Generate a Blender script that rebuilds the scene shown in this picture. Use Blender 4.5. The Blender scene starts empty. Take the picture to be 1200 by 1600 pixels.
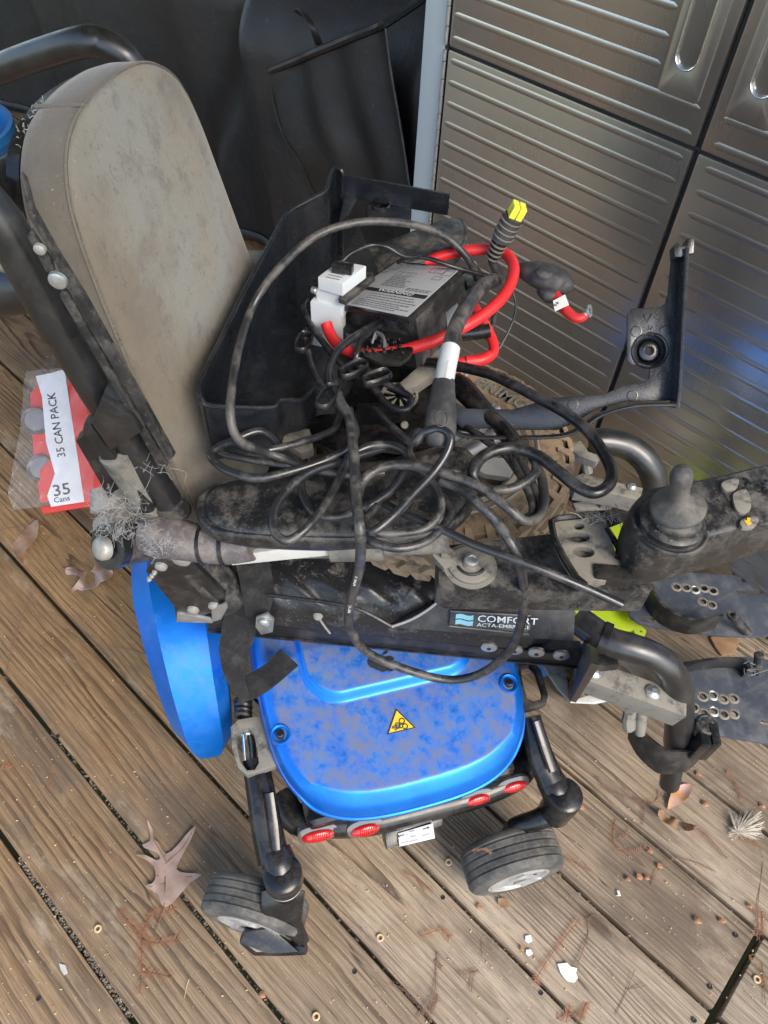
import bpy, bmesh, math, random
from mathutils import Vector as V, Matrix
random.seed(7)
sc = bpy.context.scene
COL = sc.collection
rad = math.radians

# ------------------------------------------------------------------ camera
CAMH = 1.27
RT = V((0.72426009, 0.68854204, 0.03684006)); DN = V((0.55251374, -0.54755192, -0.628423)); FW = V((-0.4125238, 0.47549633, -0.77699894))
FPX = 1179.5
CAM = V((0, 0, CAMH))
cd = bpy.data.cameras.new('camera'); cam = bpy.data.objects.new('camera', cd); COL.objects.link(cam)
cd.sensor_fit = 'VERTICAL'; cd.sensor_height = 24; cd.lens = FPX / 1600 * 24; cd.clip_start = .02; cd.clip_end = 400
m = Matrix.Identity(4)
for i in range(3):
    m[i][0] = RT[i]; m[i][1] = -DN[i]; m[i][2] = -FW[i]; m[i][3] = CAM[i]
cam.matrix_world = m
sc.camera = cam

# ------------------------------------------------------------------ light
SUN_EL, SUN_AZ = 42, -12          # azimuth measured from +X towards +Y: where the sun stands
w = bpy.data.worlds.new('World'); sc.world = w; w.use_nodes = True
nt = w.node_tree; nt.nodes.clear()
sky = nt.nodes.new('ShaderNodeTexSky'); sky.sky_type = 'NISHITA'; sky.sun_disc = False
sky.sun_elevation = rad(SUN_EL); sky.sun_rotation = rad(90 - SUN_AZ)
hs = nt.nodes.new('ShaderNodeHueSaturation'); hs.inputs['Saturation'].default_value = .95
bg = nt.nodes.new('ShaderNodeBackground'); bg.inputs[1].default_value = .15
wo = nt.nodes.new('ShaderNodeOutputWorld')
nt.links.new(sky.outputs[0], hs.inputs['Color']); nt.links.new(hs.outputs[0], bg.inputs[0]); nt.links.new(bg.outputs[0], wo.inputs[0])
sl = bpy.data.lights.new('sun', 'SUN'); sl.energy = 1.35; sl.angle = rad(28); sl.color = (1, .89, .74)
so = bpy.data.objects.new('sun', sl); COL.objects.link(so)
sd = V((math.cos(rad(SUN_EL)) * math.cos(rad(SUN_AZ)), math.cos(rad(SUN_EL)) * math.sin(rad(SUN_AZ)), math.sin(rad(SUN_EL))))
so.rotation_euler = sd.to_track_quat('Z', 'Y').to_euler(); so.location = (2, -1, 4)
vs = sc.view_settings
vs.view_transform = 'Standard'; vs.look = 'None'; vs.exposure = 1.42; vs.gamma = 1; vs.use_curve_mapping = False

# ------------------------------------------------------------------ frames
def ray(x, y): return RT * (x - 600) + DN * (y - 800) + FW * FPX
def Z(x, y, z):
    d = ray(x, y); return CAM + d * ((z - CAMH) / d.z)
def PL(x, y, p0, n):
    d = ray(x, y); return CAM + d * ((p0 - CAM).dot(n) / d.dot(n))
a_ = rad(38.4)
SU = V((math.cos(a_), math.sin(a_), 0)); SW = V((-math.sin(a_), math.cos(a_), 0)); UP = V((0, 0, 1))
def S(s, l, z): return SU * s + SW * l + UP * z              # seat frame: forward, across, height
def A(x, y, lat): return PL(x, y, SW * lat, SW)
a_ = rad(58.8)
BA = V((math.cos(a_), math.sin(a_), 0)); BB = V((math.sin(a_), -math.cos(a_), 0))   # base frame: across, rearwards
def Bp(a, b, z): return BA * a + BB * b + UP * z
a_ = rad(-1.827)
CX = V((math.cos(a_), math.sin(a_), 0)); CN = V((-math.sin(a_), math.cos(a_), 0)); CD = 1.05
def Cf(x, z, o=0): return CX * x + CN * (CD - o) + UP * z     # cabinet face frame, o = proud of the face
def Cp(x, y):
    p = PL(x, y, CN * CD, CN); return p.dot(CX), p.z
def P3(pts): return [Z(*p) for p in pts]

# ------------------------------------------------------------------ materials
MATS = {}
def new_mat(name):
    mt = bpy.data.materials.new(name); mt.use_nodes = True; MATS[name] = mt
    n = mt.node_tree; return mt, n, n.nodes['Principled BSDF']
def nd(n, t, **kw):
    o = n.nodes.new(t)
    for k, v in kw.items(): setattr(o, k, v)
    return o
def val(n, op, a, b=None, clamp=False):
    o = nd(n, 'ShaderNodeMath', operation=op, use_clamp=clamp)
    for i, q in enumerate((a, b)):
        if q is None: continue
        if isinstance(q, (int, float)): o.inputs[i].default_value = q
        else: n.links.new(q, o.inputs[i])
    return o.outputs[0]
def mixc(n, f, a, b, mode='MIX'):
    o = nd(n, 'ShaderNodeMix', data_type='RGBA', blend_type=mode)
    for i, q in ((0, f), (6, a), (7, b)):
        if isinstance(q, (int, float)): o.inputs[i].default_value = q
        elif isinstance(q, tuple): o.inputs[i].default_value = (*q, 1) if len(q) == 3 else q
        else: n.links.new(q, o.inputs[i])
    return o.outputs[2]
def noise(n, vec, scale, detail=5, rough=.6, dist=0):
    o = nd(n, 'ShaderNodeTexNoise'); o.inputs['Scale'].default_value = scale; o.inputs['Detail'].default_value = detail
    o.inputs['Roughness'].default_value = rough; o.inputs['Distortion'].default_value = dist
    if vec is not None: n.links.new(vec, o.inputs['Vector'])
    return o.outputs['Fac']
def ramp(n, f, lo, hi, a=0., b=1.):
    o = nd(n, 'ShaderNodeMapRange'); o.interpolation_type = 'SMOOTHSTEP'
    n.links.new(f, o.inputs[0])
    for i, q in enumerate((lo, hi, a, b)): o.inputs[i + 1].default_value = q
    return o.outputs[0]
def mapping(n, vec, scale=(1, 1, 1), loc=(0, 0, 0), rot=(0, 0, 0)):
    o = nd(n, 'ShaderNodeMapping'); n.links.new(vec, o.inputs[0])
    o.inputs['Scale'].default_value = scale; o.inputs['Location'].default_value = loc; o.inputs['Rotation'].default_value = rot
    return o.outputs[0]
def bump(n, h, strength=.3, dist=.001):
    o = nd(n, 'ShaderNodeBump'); o.inputs['Strength'].default_value = strength; o.inputs['Distance'].default_value = dist
    n.links.new(h, o.inputs['Height']); return o.outputs[0]

def dusty(name, col, rough=.5, metal=0., dust=.5, dcol=(.24, .21, .175), scale=30, up=.5, lo=.42, hi=.68, coat=0., bmp=.15, bscale=400, spec=.5, col2=None, speck=.25, aniso=None, steep=False):
    if name in ('black_plastic', 'shroud_plastic', 'clean_cable', 'black_tube', 'black_metal'): dcol = tuple(q * .8 for q in dcol); dust *= .85; speck *= .8; col = tuple(q * .8 for q in col)
    mt, n, p = new_mat(name)
    tc = nd(n, 'ShaderNodeTexCoord').outputs['Object']
    if aniso: tc = mapping(n, tc, aniso)
    f1 = noise(n, tc, scale, 7, .65)
    f1 = val(n, 'ADD', f1, val(n, 'MULTIPLY', val(n, 'SUBTRACT', noise(n, tc, scale * 7, 4, .7), .5), .28))
    f = ramp(n, f1, lo, hi)
    g = nd(n, 'ShaderNodeNewGeometry'); sx = nd(n, 'ShaderNodeSeparateXYZ'); n.links.new(g.outputs['Normal'], sx.inputs[0])
    nz = ramp(n, sx.outputs[2], .80, .95) if steep else val(n, 'MAXIMUM', sx.outputs[2], 0.)
    k = val(n, 'MULTIPLY_ADD', nz, up); n.nodes[-1].inputs[2].default_value = 1 - up
    f = val(n, 'MULTIPLY', f, k)
    fs = ramp(n, noise(n, tc, scale * 9, 3, .7), .60, .70)
    f = val(n, 'MULTIPLY', f, dust)
    f = val(n, 'ADD', f, val(n, 'MULTIPLY', fs, speck * min(1, dust * 1.5)), True)
    base = col
    if col2: base = mixc(n, ramp(n, noise(n, tc, scale * .35, 4, .6), .35, .65), col, col2)
    c = mixc(n, f, base, dcol)
    n.links.new(c, p.inputs['Base Color'])
    r = val(n, 'MULTIPLY_ADD', f, .88 - rough); n.nodes[-1].inputs[2].default_value = rough
    rr = val(n, 'ADD', r, val(n, 'MULTIPLY', val(n, 'SUBTRACT', noise(n, tc, scale * 2.3, 4), .5), .18))
    n.links.new(rr, p.inputs['Roughness'])
    if metal:
        n.links.new(val(n, 'MULTIPLY', val(n, 'SUBTRACT', 1., f), metal), p.inputs['Metallic'])
    p.inputs['Coat Weight'].default_value = coat; p.inputs['Coat Roughness'].default_value = .2
    p.inputs['Specular IOR Level'].default_value = spec
    if bmp:
        h = val(n, 'ADD', noise(n, tc, bscale, 4, .6), val(n, 'MULTIPLY', f, .6))
        n.links.new(bump(n, h, bmp, .0008), p.inputs['Normal'])
    return mt
def flat(name, col, rough=.6, metal=0., **kw):
    return dusty(name, col, rough, metal, **{**dict(dust=.18, speck=.12, bmp=.06), **kw})

dusty('black_plastic', (.010, .0105, .012), .25, dust=.18, scale=26, bmp=.08, speck=.2)
dusty('shroud_plastic', (.009, .011, .015), .26, dust=.10, scale=22, bmp=.22, bscale=650, speck=.15, spec=.8, dcol=(.2, .2, .2))
dusty('footplate_paint', (.05, .058, .075), .38, dust=.4, scale=22, bmp=.22, speck=.2, spec=.7, dcol=(.2, .2, .2))
dusty('black_metal', (.014, .0145, .016), .34, dust=.35, scale=35, bmp=.1)
dusty('black_tube', (.012, .0125, .014), .33, dust=.2, scale=30, bmp=.08, dcol=(.2, .18, .17), spec=.75)
dusty('dusty_black', (.014, .0145, .016), .42, dust=.7, scale=40, bmp=.3, lo=.40, hi=.66, dcol=(.165, .15, .13), speck=.5)
dusty('dirty_grey', (.06, .06, .058), .6, dust=.95, scale=30, bmp=.4, lo=.3, hi=.55, dcol=(.25, .23, .19))
dusty('pad_vinyl', (.012, .0125, .014), .36, dust=.62, scale=38, bmp=.3, lo=.42, hi=.68, dcol=(.155, .14, .12), speck=.7)
dusty('cable_rubber', (.015, .016, .019), .3, dust=.4, scale=40, bmp=.15, lo=.48, hi=.7, dcol=(.17, .155, .14), up=.2, spec=.7)
dusty('dirty_cable', (.018, .019, .021), .34, dust=.5, scale=48, bmp=.25, lo=.40, hi=.68, dcol=(.19, .17, .15), up=.2, spec=.65)
dusty('clean_cable', (.008, .008, .01), .3, dust=.25, scale=40, bmp=.1, dcol=(.3, .28, .26), speck=.6)
dusty('red_rubber', (.62, .018, .022), .4, dust=.12, scale=30, bmp=.1, dcol=(.4, .2, .17))
dusty('boot_rubber', (.03, .03, .033), .55, dust=.5, scale=24, dcol=(.16, .145, .13))
dusty('white_plastic', (.56, .59, .6), .4, dust=.22, scale=30, dcol=(.4, .37, .32), bmp=.04)
dusty('off_white', (.52, .52, .49), .5, dust=.45, scale=40, dcol=(.35, .3, .22), bmp=.1)
dusty('silver_label', (.46, .47, .49), .36, metal=.15, dust=.14, scale=30, dcol=(.3, .28, .26), bmp=.02)
dusty('blue_paint', (.005, .19, .72), .36, metal=.6, dust=.8, scale=52, up=1., lo=.27, hi=.68, dcol=(.155, .15, .148), coat=.12, bmp=.12, bscale=900, speck=.3, col2=(.005, .15, .66), steep=True)
dusty('blue_paint_clean', (.005, .215, .76), .36, metal=.6, dust=.3, scale=16, up=.7, lo=.45, hi=.7, dcol=(.15, .16, .25), coat=.12, bmp=.05, speck=.06, col2=(.005, .16, .7))
dusty('tyre_rubber', (.05, .05, .05), .72, dust=.75, scale=22, lo=.35, hi=.6, dcol=(.17, .155, .13), bmp=.4, bscale=260, up=.25)
dusty('muddy_tyre', (.08, .066, .05), .8, dust=1., scale=20, lo=.32, hi=.55, dcol=(.3, .215, .135), bmp=.6, bscale=220, up=.15)
dusty('sidewall', (.13, .13, .12), .75, dust=.85, scale=18, lo=.3, hi=.6, dcol=(.26, .245, .2), bmp=.4, up=.1)
dusty('rim_silver', (.55, .55, .54), .36, metal=.65, dust=.35, scale=30, dcol=(.3, .27, .22), bmp=.05)
dusty('zinc', (.5, .52, .53), .34, metal=.85, dust=.35, scale=60, dcol=(.3, .25, .2), bmp=.1)
dusty('bolt_dusty', (.34, .34, .32), .45, metal=.5, dust=.7, scale=120, dcol=(.28, .2, .14), bmp=.2)
dusty('chrome', (.8, .81, .82), .12, metal=1., dust=.1, scale=40, bmp=.03)
dusty('cushion_vinyl', (.016, .016, .018), .33, dust=.55, scale=34, lo=.54, hi=.7, dcol=(.24, .22, .19), bmp=.5, bscale=70, speck=.5)
dusty('cushion_mesh', (.013, .015, .02), .55, dust=.3, scale=60, bmp=.5, bscale=900, dcol=(.14, .13, .12), speck=.2)
dusty('cobweb', (.3, .3, .3), .9, dust=.3, scale=60)
dusty('lint', (.27, .25, .225), .95, dust=.5, scale=80, bmp=.6, dcol=(.36, .34, .32))
dusty('knob_rubber', (.05, .05, .05), .6, dust=.8, scale=40, lo=.35, hi=.62, dcol=(.17, .15, .12), bmp=.3)
dusty('grip_foam', (.085, .075, .08), .75, dust=.75, scale=50, lo=.4, hi=.65, dcol=(.25, .22, .19), bmp=.4)
flat('black_print', (.015, .015, .017), .5, dust=.05)
flat('white_print', (.72, .74, .74), .5, dust=.1)
flat('grey_print', (.1, .1, .105), .5, dust=.05)
flat('cyan_print', (.2, .48, .58), .4, dust=.1)
flat('yellow_sign', (.8, .5, .02), .45, dust=.15)
flat('yellow_plastic', (.75, .72, .06), .35)
flat('lime_plastic', (.36, .48, .012), .38, dust=.2, scale=20)
flat('carton_red', (.6, .022, .012), .45, dust=.1)
flat('carton_white', (.66, .67, .7), .5, dust=.1)
flat('can_metal', (.22, .2, .21), .3, metal=.6)
flat('cabinet_grey', (.44, .48, .5), .45, dust=.06, scale=12)
flat('blue_bucket', (.02, .16, .42), .3)
flat('paint_chip', (.85, .87, .85), .7, dust=.05)
flat('seed_husk', (.4, .2, .11), .7, dust=.5, dcol=(.22, .1, .05), scale=200)
flat('twig', (.16, .085, .05), .8, dust=.4, scale=150, dcol=(.26, .15, .09))
flat('needle', (.36, .16, .075), .75, dust=.5, scale=120, dcol=(.2, .1, .06))
flat('old_needle', (.24, .14, .095), .8, dust=.5, scale=120, dcol=(.26, .18, .13))
flat('grit', (.2, .17, .14), .9, dust=.6, scale=300, dcol=(.42, .38, .33))
flat('ring_shell', (.62, .44, .24), .6)
flat('feather_down', (.72, .66, .56), .9)
dusty('webbing', (.022, .022, .024), .6, dust=.3, scale=40, bmp=0, up=.2, dcol=(.16, .145, .13))
def web_bump():
    n = MATS['webbing'].node_tree; p = n.nodes['Principled BSDF']
    uv = nd(n, 'ShaderNodeUVMap').outputs[0]
    wv = nd(n, 'ShaderNodeTexWave', wave_type='BANDS', bands_direction='Y'); n.links.new(uv, wv.inputs[0]); wv.inputs['Scale'].default_value = 30
    n.links.new(bump(n, wv.outputs['Fac'], .7, .001), p.inputs['Normal'])
web_bump()
for nm, c in (('red_lens', (.6, .015, .015)), ('clear_lens', (.14, .12, .12))):
    mt, n, p = new_mat(nm); p.inputs['Base Color'].default_value = (*c, 1); p.inputs['Roughness'].default_value = .15
    p.inputs['Transmission Weight'].default_value = .25; p.inputs['Coat Weight'].default_value = .6
mt, n, p = new_mat('clear_film'); p.inputs['Base Color'].default_value = (.95, .95, .95, 1); p.inputs['Roughness'].default_value = .12
p.inputs['Alpha'].default_value = .10; p.inputs['Specular IOR Level'].default_value = .9

def leaf_mat(name, c1, c2):
    mt, n, p = new_mat(name); tc = nd(n, 'ShaderNodeTexCoord').outputs['Object']
    c = mixc(n, ramp(n, noise(n, tc, 45, 6), .35, .65), c1, c2)
    c = mixc(n, ramp(n, noise(n, tc, 260, 3), .66, .72), c, (c1[0] * .35, c1[1] * .3, c1[2] * .3))
    n.links.new(c, p.inputs['Base Color']); p.inputs['Roughness'].default_value = .55
    n.links.new(bump(n, noise(n, tc, 120, 4), .3, .001), p.inputs['Normal'])
leaf_mat('leaf_taupe', (.3, .21, .17), (.36, .26, .21)); leaf_mat('leaf_brown', (.34, .2, .11), (.25, .15, .085)); leaf_mat('leaf_pink', (.42, .2, .06), (.46, .3, .26))

def fabric_back(name, side):
    mt, n, p = new_mat(name); tc = nd(n, 'ShaderNodeTexCoord').outputs['Object']
    big = noise(n, tc, 6, 5, .6, .3); mid = noise(n, tc, 30, 6, .7)
    c = mixc(n, ramp(n, big, .36, .64), *(((.115, .098, .076), (.16, .138, .106)) if side else ((.19, .19, .17), (.2, .172, .128))))
    c = mixc(n, ramp(n, noise(n, mapping(n, tc, (1, 1, 1), (3, 1, 2)), 9, 6, .65), .5, .68), c, (.15, .125, .1))
    c = mixc(n, ramp(n, mid, .5, .68, 0, .7), c, (.1, .09, .078))
    c = mixc(n, ramp(n, noise(n, tc, 170, 3, .7), .58, .7, 0, .45), c, (.09, .08, .07))
    c = mixc(n, ramp(n, noise(n, mapping(n, tc, (1, 1, 1), (5, 4, 1)), 300, 2), .69, .74, 0, .4), c, (.42, .4, .36))
    sz = nd(n, 'ShaderNodeSeparateXYZ'); n.links.new(tc, sz.inputs[0])
    if not side:      # hands and shoulders have browned the border, the middle is bleached
        dp = nd(n, 'ShaderNodeVectorMath', operation='DOT_PRODUCT'); n.links.new(tc, dp.inputs[0]); dp.inputs[1].default_value = (-.505, .863, 0)
        e = val(n, 'ADD', val(n, 'ABSOLUTE', dp.outputs['Value']), val(n, 'MULTIPLY', val(n, 'SUBTRACT', noise(n, tc, 9, 6, .65), .5), .16))
        c = mixc(n, ramp(n, e, .05, .15, 0, .7), c, (.135, .112, .082))
    grime = val(n, 'ADD', val(n, 'MULTIPLY', sz.outputs[2], -2.2), val(n, 'MULTIPLY', val(n, 'SUBTRACT', noise(n, tc, 11, 6, .65), .5), 2.4))
    c = mixc(n, ramp(n, grime, .0, .7, 0, .75), c, (.085, .076, .064))
    # long dark scuffs
    sc_ = noise(n, mapping(n, tc, (18, 18, 2.2), (1, 2, 0), (rad(22), 0, 0)), 3, 4, .5)
    c = mixc(n, ramp(n, val(n, 'ABSOLUTE', val(n, 'SUBTRACT', sc_, .5)), .0, .006, .55, 0), c, (.06, .055, .05))
    n.links.new(c, p.inputs['Base Color']); p.inputs['Roughness'].default_value = .92; p.inputs['Sheen Weight'].default_value = .25
    n.links.new(bump(n, val(n, 'ADD', noise(n, tc, 420, 4), val(n, 'MULTIPLY', mid, .8)), .45, .0012), p.inputs['Normal'])
fabric_back('back_fabric', False); fabric_back('gusset_fabric', True)

def cover_cloth():
    mt, n, p = new_mat('cover_cloth'); tc = nd(n, 'ShaderNodeTexCoord').outputs['Object']
    c = mixc(n, ramp(n, noise(n, tc, 2.2, 5), .4, .65), (.012, .0105, .0105), (.026, .02, .017))
    c = mixc(n, ramp(n, noise(n, tc, 60, 5), .62, .72, 0, .35), c, (.09, .08, .07))
    n.links.new(c, p.inputs['Base Color']); p.inputs['Roughness'].default_value = .46; p.inputs['Specular IOR Level'].default_value = .5
    n.links.new(bump(n, val(n, 'ADD', noise(n, tc, 9, 5), val(n, 'MULTIPLY', noise(n, tc, 700, 2), .12)), .4, .012), p.inputs['Normal'])
cover_cloth()

def steel():
    mt, n, p = new_mat('stainless'); tc = nd(n, 'ShaderNodeTexCoord').outputs['Object']
    br = noise(n, mapping(n, tc, (900, 900, 6)), 1, 3, .6)
    big = noise(n, tc, 5, 4)
    c = mixc(n, big, (.5, .485, .46), (.6, .585, .555))
    sp = ramp(n, noise(n, tc, 190, 2, .6), .76, .79)
    c = mixc(n, sp, c, (.5, .46, .4))
    n.links.new(c, p.inputs['Base Color'])
    n.links.new(val(n, 'MULTIPLY', val(n, 'SUBTRACT', 1., sp), .96), p.inputs['Metallic'])
    r = val(n, 'MULTIPLY_ADD', big, .1); n.nodes[-1].inputs[2].default_value = .2
    n.links.new(val(n, 'ADD', r, val(n, 'MULTIPLY', br, .08)), p.inputs['Roughness'])
    n.links.new(bump(n, val(n, 'ADD', br, val(n, 'MULTIPLY', big, 6.)), .12, .0006), p.inputs['Normal'])
steel()

def wood(name='deck_wood'):
    mt, n, p = new_mat(name)
    tcn = nd(n, 'ShaderNodeTexCoord'); oi = nd(n, 'ShaderNodeObjectInfo')
    obj = tcn.outputs['Object']
    rnd = oi.outputs['Random']
    off = nd(n, 'ShaderNodeCombineXYZ')
    n.links.new(val(n, 'MULTIPLY', rnd, 37.), off.inputs[0]); n.links.new(val(n, 'MULTIPLY', rnd, 11.), off.inputs[1]); n.links.new(val(n, 'MULTIPLY', rnd, 23.), off.inputs[2])
    ad = nd(n, 'ShaderNodeVectorMath', operation='ADD'); n.links.new(obj, ad.inputs[0]); n.links.new(off.outputs[0], ad.inputs[1])
    P = ad.outputs[0]
    sx = nd(n, 'ShaderNodeSeparateXYZ'); n.links.new(obj, sx.inputs[0])
    x, y = sx.outputs[0], sx.outputs[1]
    lowy = val(n, 'SUBTRACT', noise(n, mapping(n, P, (1.5, 5, 1)), 1, 3, .5), .5)
    low2 = val(n, 'SUBTRACT', noise(n, mapping(n, P, (1.0, 2.2, 1)), 1, 2, .5), .5)
    # annual rings round a pith that runs just under the plank and rises and dips along it
    y0 = val(n, 'MULTIPLY', val(n, 'SUBTRACT', rnd, .5), .12)
    dy = val(n, 'ADD', val(n, 'SUBTRACT', y, y0), val(n, 'MULTIPLY', lowy, .05))
    z0 = val(n, 'ADD', .012, val(n, 'MULTIPLY', low2, .17))
    rr = val(n, 'SQRT', val(n, 'ADD', val(n, 'MULTIPLY', dy, dy), val(n, 'MULTIPLY', z0, z0)))
    fine = val(n, 'SUBTRACT', noise(n, mapping(n, P, (9, 60, 1)), 1, 3, .6), .5)
    ph = val(n, 'ADD', val(n, 'MULTIPLY', rr, val(n, 'ADD', 65., val(n, 'MULTIPLY', rnd, 75.))), val(n, 'MULTIPLY', fine, .7))
    wob = val(n, 'SUBTRACT', noise(n, mapping(n, P, (1.2, 26, 1), (6, 1, 0)), 1, 3, .55), .5)
    ph = val(n, 'ADD', ph, val(n, 'MULTIPLY', wob, 3.2))
    wn = nd(n, 'ShaderNodeTexWhiteNoise', noise_dimensions='1D'); n.links.new(val(n, 'ADD', val(n, 'FLOOR', ph), val(n, 'MULTIPLY', rnd, 50.)), wn.inputs['W'])
    fr = val(n, 'FRACT', ph)
    late = ramp(n, fr, .35, .9); edge = ramp(n, fr, .9, 1., 1., 0.)
    ring = val(n, 'MULTIPLY', late, edge)
    amt = ramp(n, noise(n, mapping(n, P, (2.5, 16, 1), (4, 2, 0)), 1, 4, .6), .34, .58, .22, 1.)
    ring = val(n, 'MULTIPLY', ring, amt)
    ring = val(n, 'MULTIPLY', ring, ramp(n, wn.outputs['Value'], 0., 1., .45, 1.))
    fib = noise(n, mapping(n, P, (14, 520, 1)), 1, 4, .7)
    blot = noise(n, mapping(n, P, (3.2, 8, 1), (1, 7, 0)), 1, 6, .65)
    blot2 = noise(n, mapping(n, P, (9, 18, 1), (8, 3, 0)), 1, 5, .7)
    geo = nd(n, 'ShaderNodeNewGeometry'); gs = nd(n, 'ShaderNodeSeparateXYZ'); n.links.new(geo.outputs['Position'], gs.inputs[0])
    wx = val(n, 'ADD', gs.outputs[0], val(n, 'MULTIPLY', val(n, 'SUBTRACT', blot, .5), .9))
    grey = ramp(n, wx, -.85, .2)           # boards go from warm brown to paler grey brown along the deck
    warm = mixc(n, blot2, (.27, .15, .06), (.42, .27, .13))
    cool = mixc(n, blot2, (.35, .27, .185), (.5, .41, .31))
    c = mixc(n, grey, warm, cool)
    w1 = nd(n, 'ShaderNodeTexWhiteNoise', noise_dimensions='1D'); n.links.new(rnd, w1.inputs['W'])
    c = mixc(n, ramp(n, w1.outputs['Value'], 0., 1., 0., .45), c, (.2, .135, .08))
    dark = mixc(n, grey, (.055, .031, .015), (.105, .074, .05))
    c = mixc(n, val(n, 'MULTIPLY', ring, .97), c, dark)
    c = mixc(n, ramp(n, fib, .38, .62, .5, 0), c, dark)
    crk = val(n, 'ABSOLUTE', val(n, 'SUBTRACT', noise(n, mapping(n, P, (1.1, 34, 1), (9, 4, 0)), 1, 3, .5), .5))
    c = mixc(n, val(n, 'MULTIPLY', ramp(n, crk, .0, .007, .85, 0), ramp(n, noise(n, mapping(n, P, (2, 9, 1), (2, 2, 0)), 1, 2, .5), .5, .62)), c, (.04, .026, .017))
    # grey weather staining, mildew, tannin blotches
    c = mixc(n, ramp(n, blot, .48, .68, 0, .75), c, (.11, .082, .06))
    c = mixc(n, ramp(n, noise(n, mapping(n, P, (4, 11, 1), (7, 1, 0)), 1, 6, .7), .53, .7, 0, .55), c, (.47, .39, .29))
    c = mixc(n, ramp(n, noise(n, mapping(n, P, (5, 14, 1), (2, 9, 0)), 1, 5, .6), .62, .75, 0, .45), c, (.2, .105, .05))
    c = mixc(n, ramp(n, noise(n, mapping(n, P, (2, 5, 1), (5, 5, 0)), 1, 3, .5), .66, .78, 0, .3), c, (.17, .17, .075))
    c = mixc(n, ramp(n, noise(n, P, 260, 2, .6), .67, .73, 0, .5), c, (.06, .045, .032))
    c = mixc(n, ramp(n, noise(n, mapping(n, P, (1, 1, 1), (3, 3, 3)), 210, 2, .6), .70, .74, 0, .6), c, (.5, .45, .38))
    # knots
    vo = nd(n, 'ShaderNodeTexVoronoi', feature='F1'); vo.inputs['Scale'].default_value = 1; n.links.new(mapping(n, P, (2.3, 7, 0)), vo.inputs['Vector'])
    kn = ramp(n, val(n, 'ADD', vo.outputs['Distance'], val(n, 'MULTIPLY', fine, .05)), .05, .1, 1., 0.)
    c = mixc(n, val(n, 'MULTIPLY', kn, .65), c, (.075, .048, .03))
    n.links.new(c, p.inputs['Base Color'])
    r = ramp(n, blot, .3, .7, .62, .82); n.links.new(r, p.inputs['Roughness']); p.inputs['Specular IOR Level'].default_value = .3
    h = val(n, 'ADD', val(n, 'MULTIPLY', ring, -.9), val(n, 'MULTIPLY', fib, .9))
    h = val(n, 'ADD', h, val(n, 'MULTIPLY', blot2, .6))
    n.links.new(bump(n, h, .6, .0016), p.inputs['Normal'])
wood()
def lawn():
    mt, n, p = new_mat('lawn'); tc = nd(n, 'ShaderNodeTexCoord').outputs['Object']
    c = mixc(n, ramp(n, noise(n, tc, 1.5, 6), .35, .65), (.12, .13, .05), (.22, .18, .1))
    n.links.new(c, p.inputs['Base Color']); p.inputs['Roughness'].default_value = .95
lawn()

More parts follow.
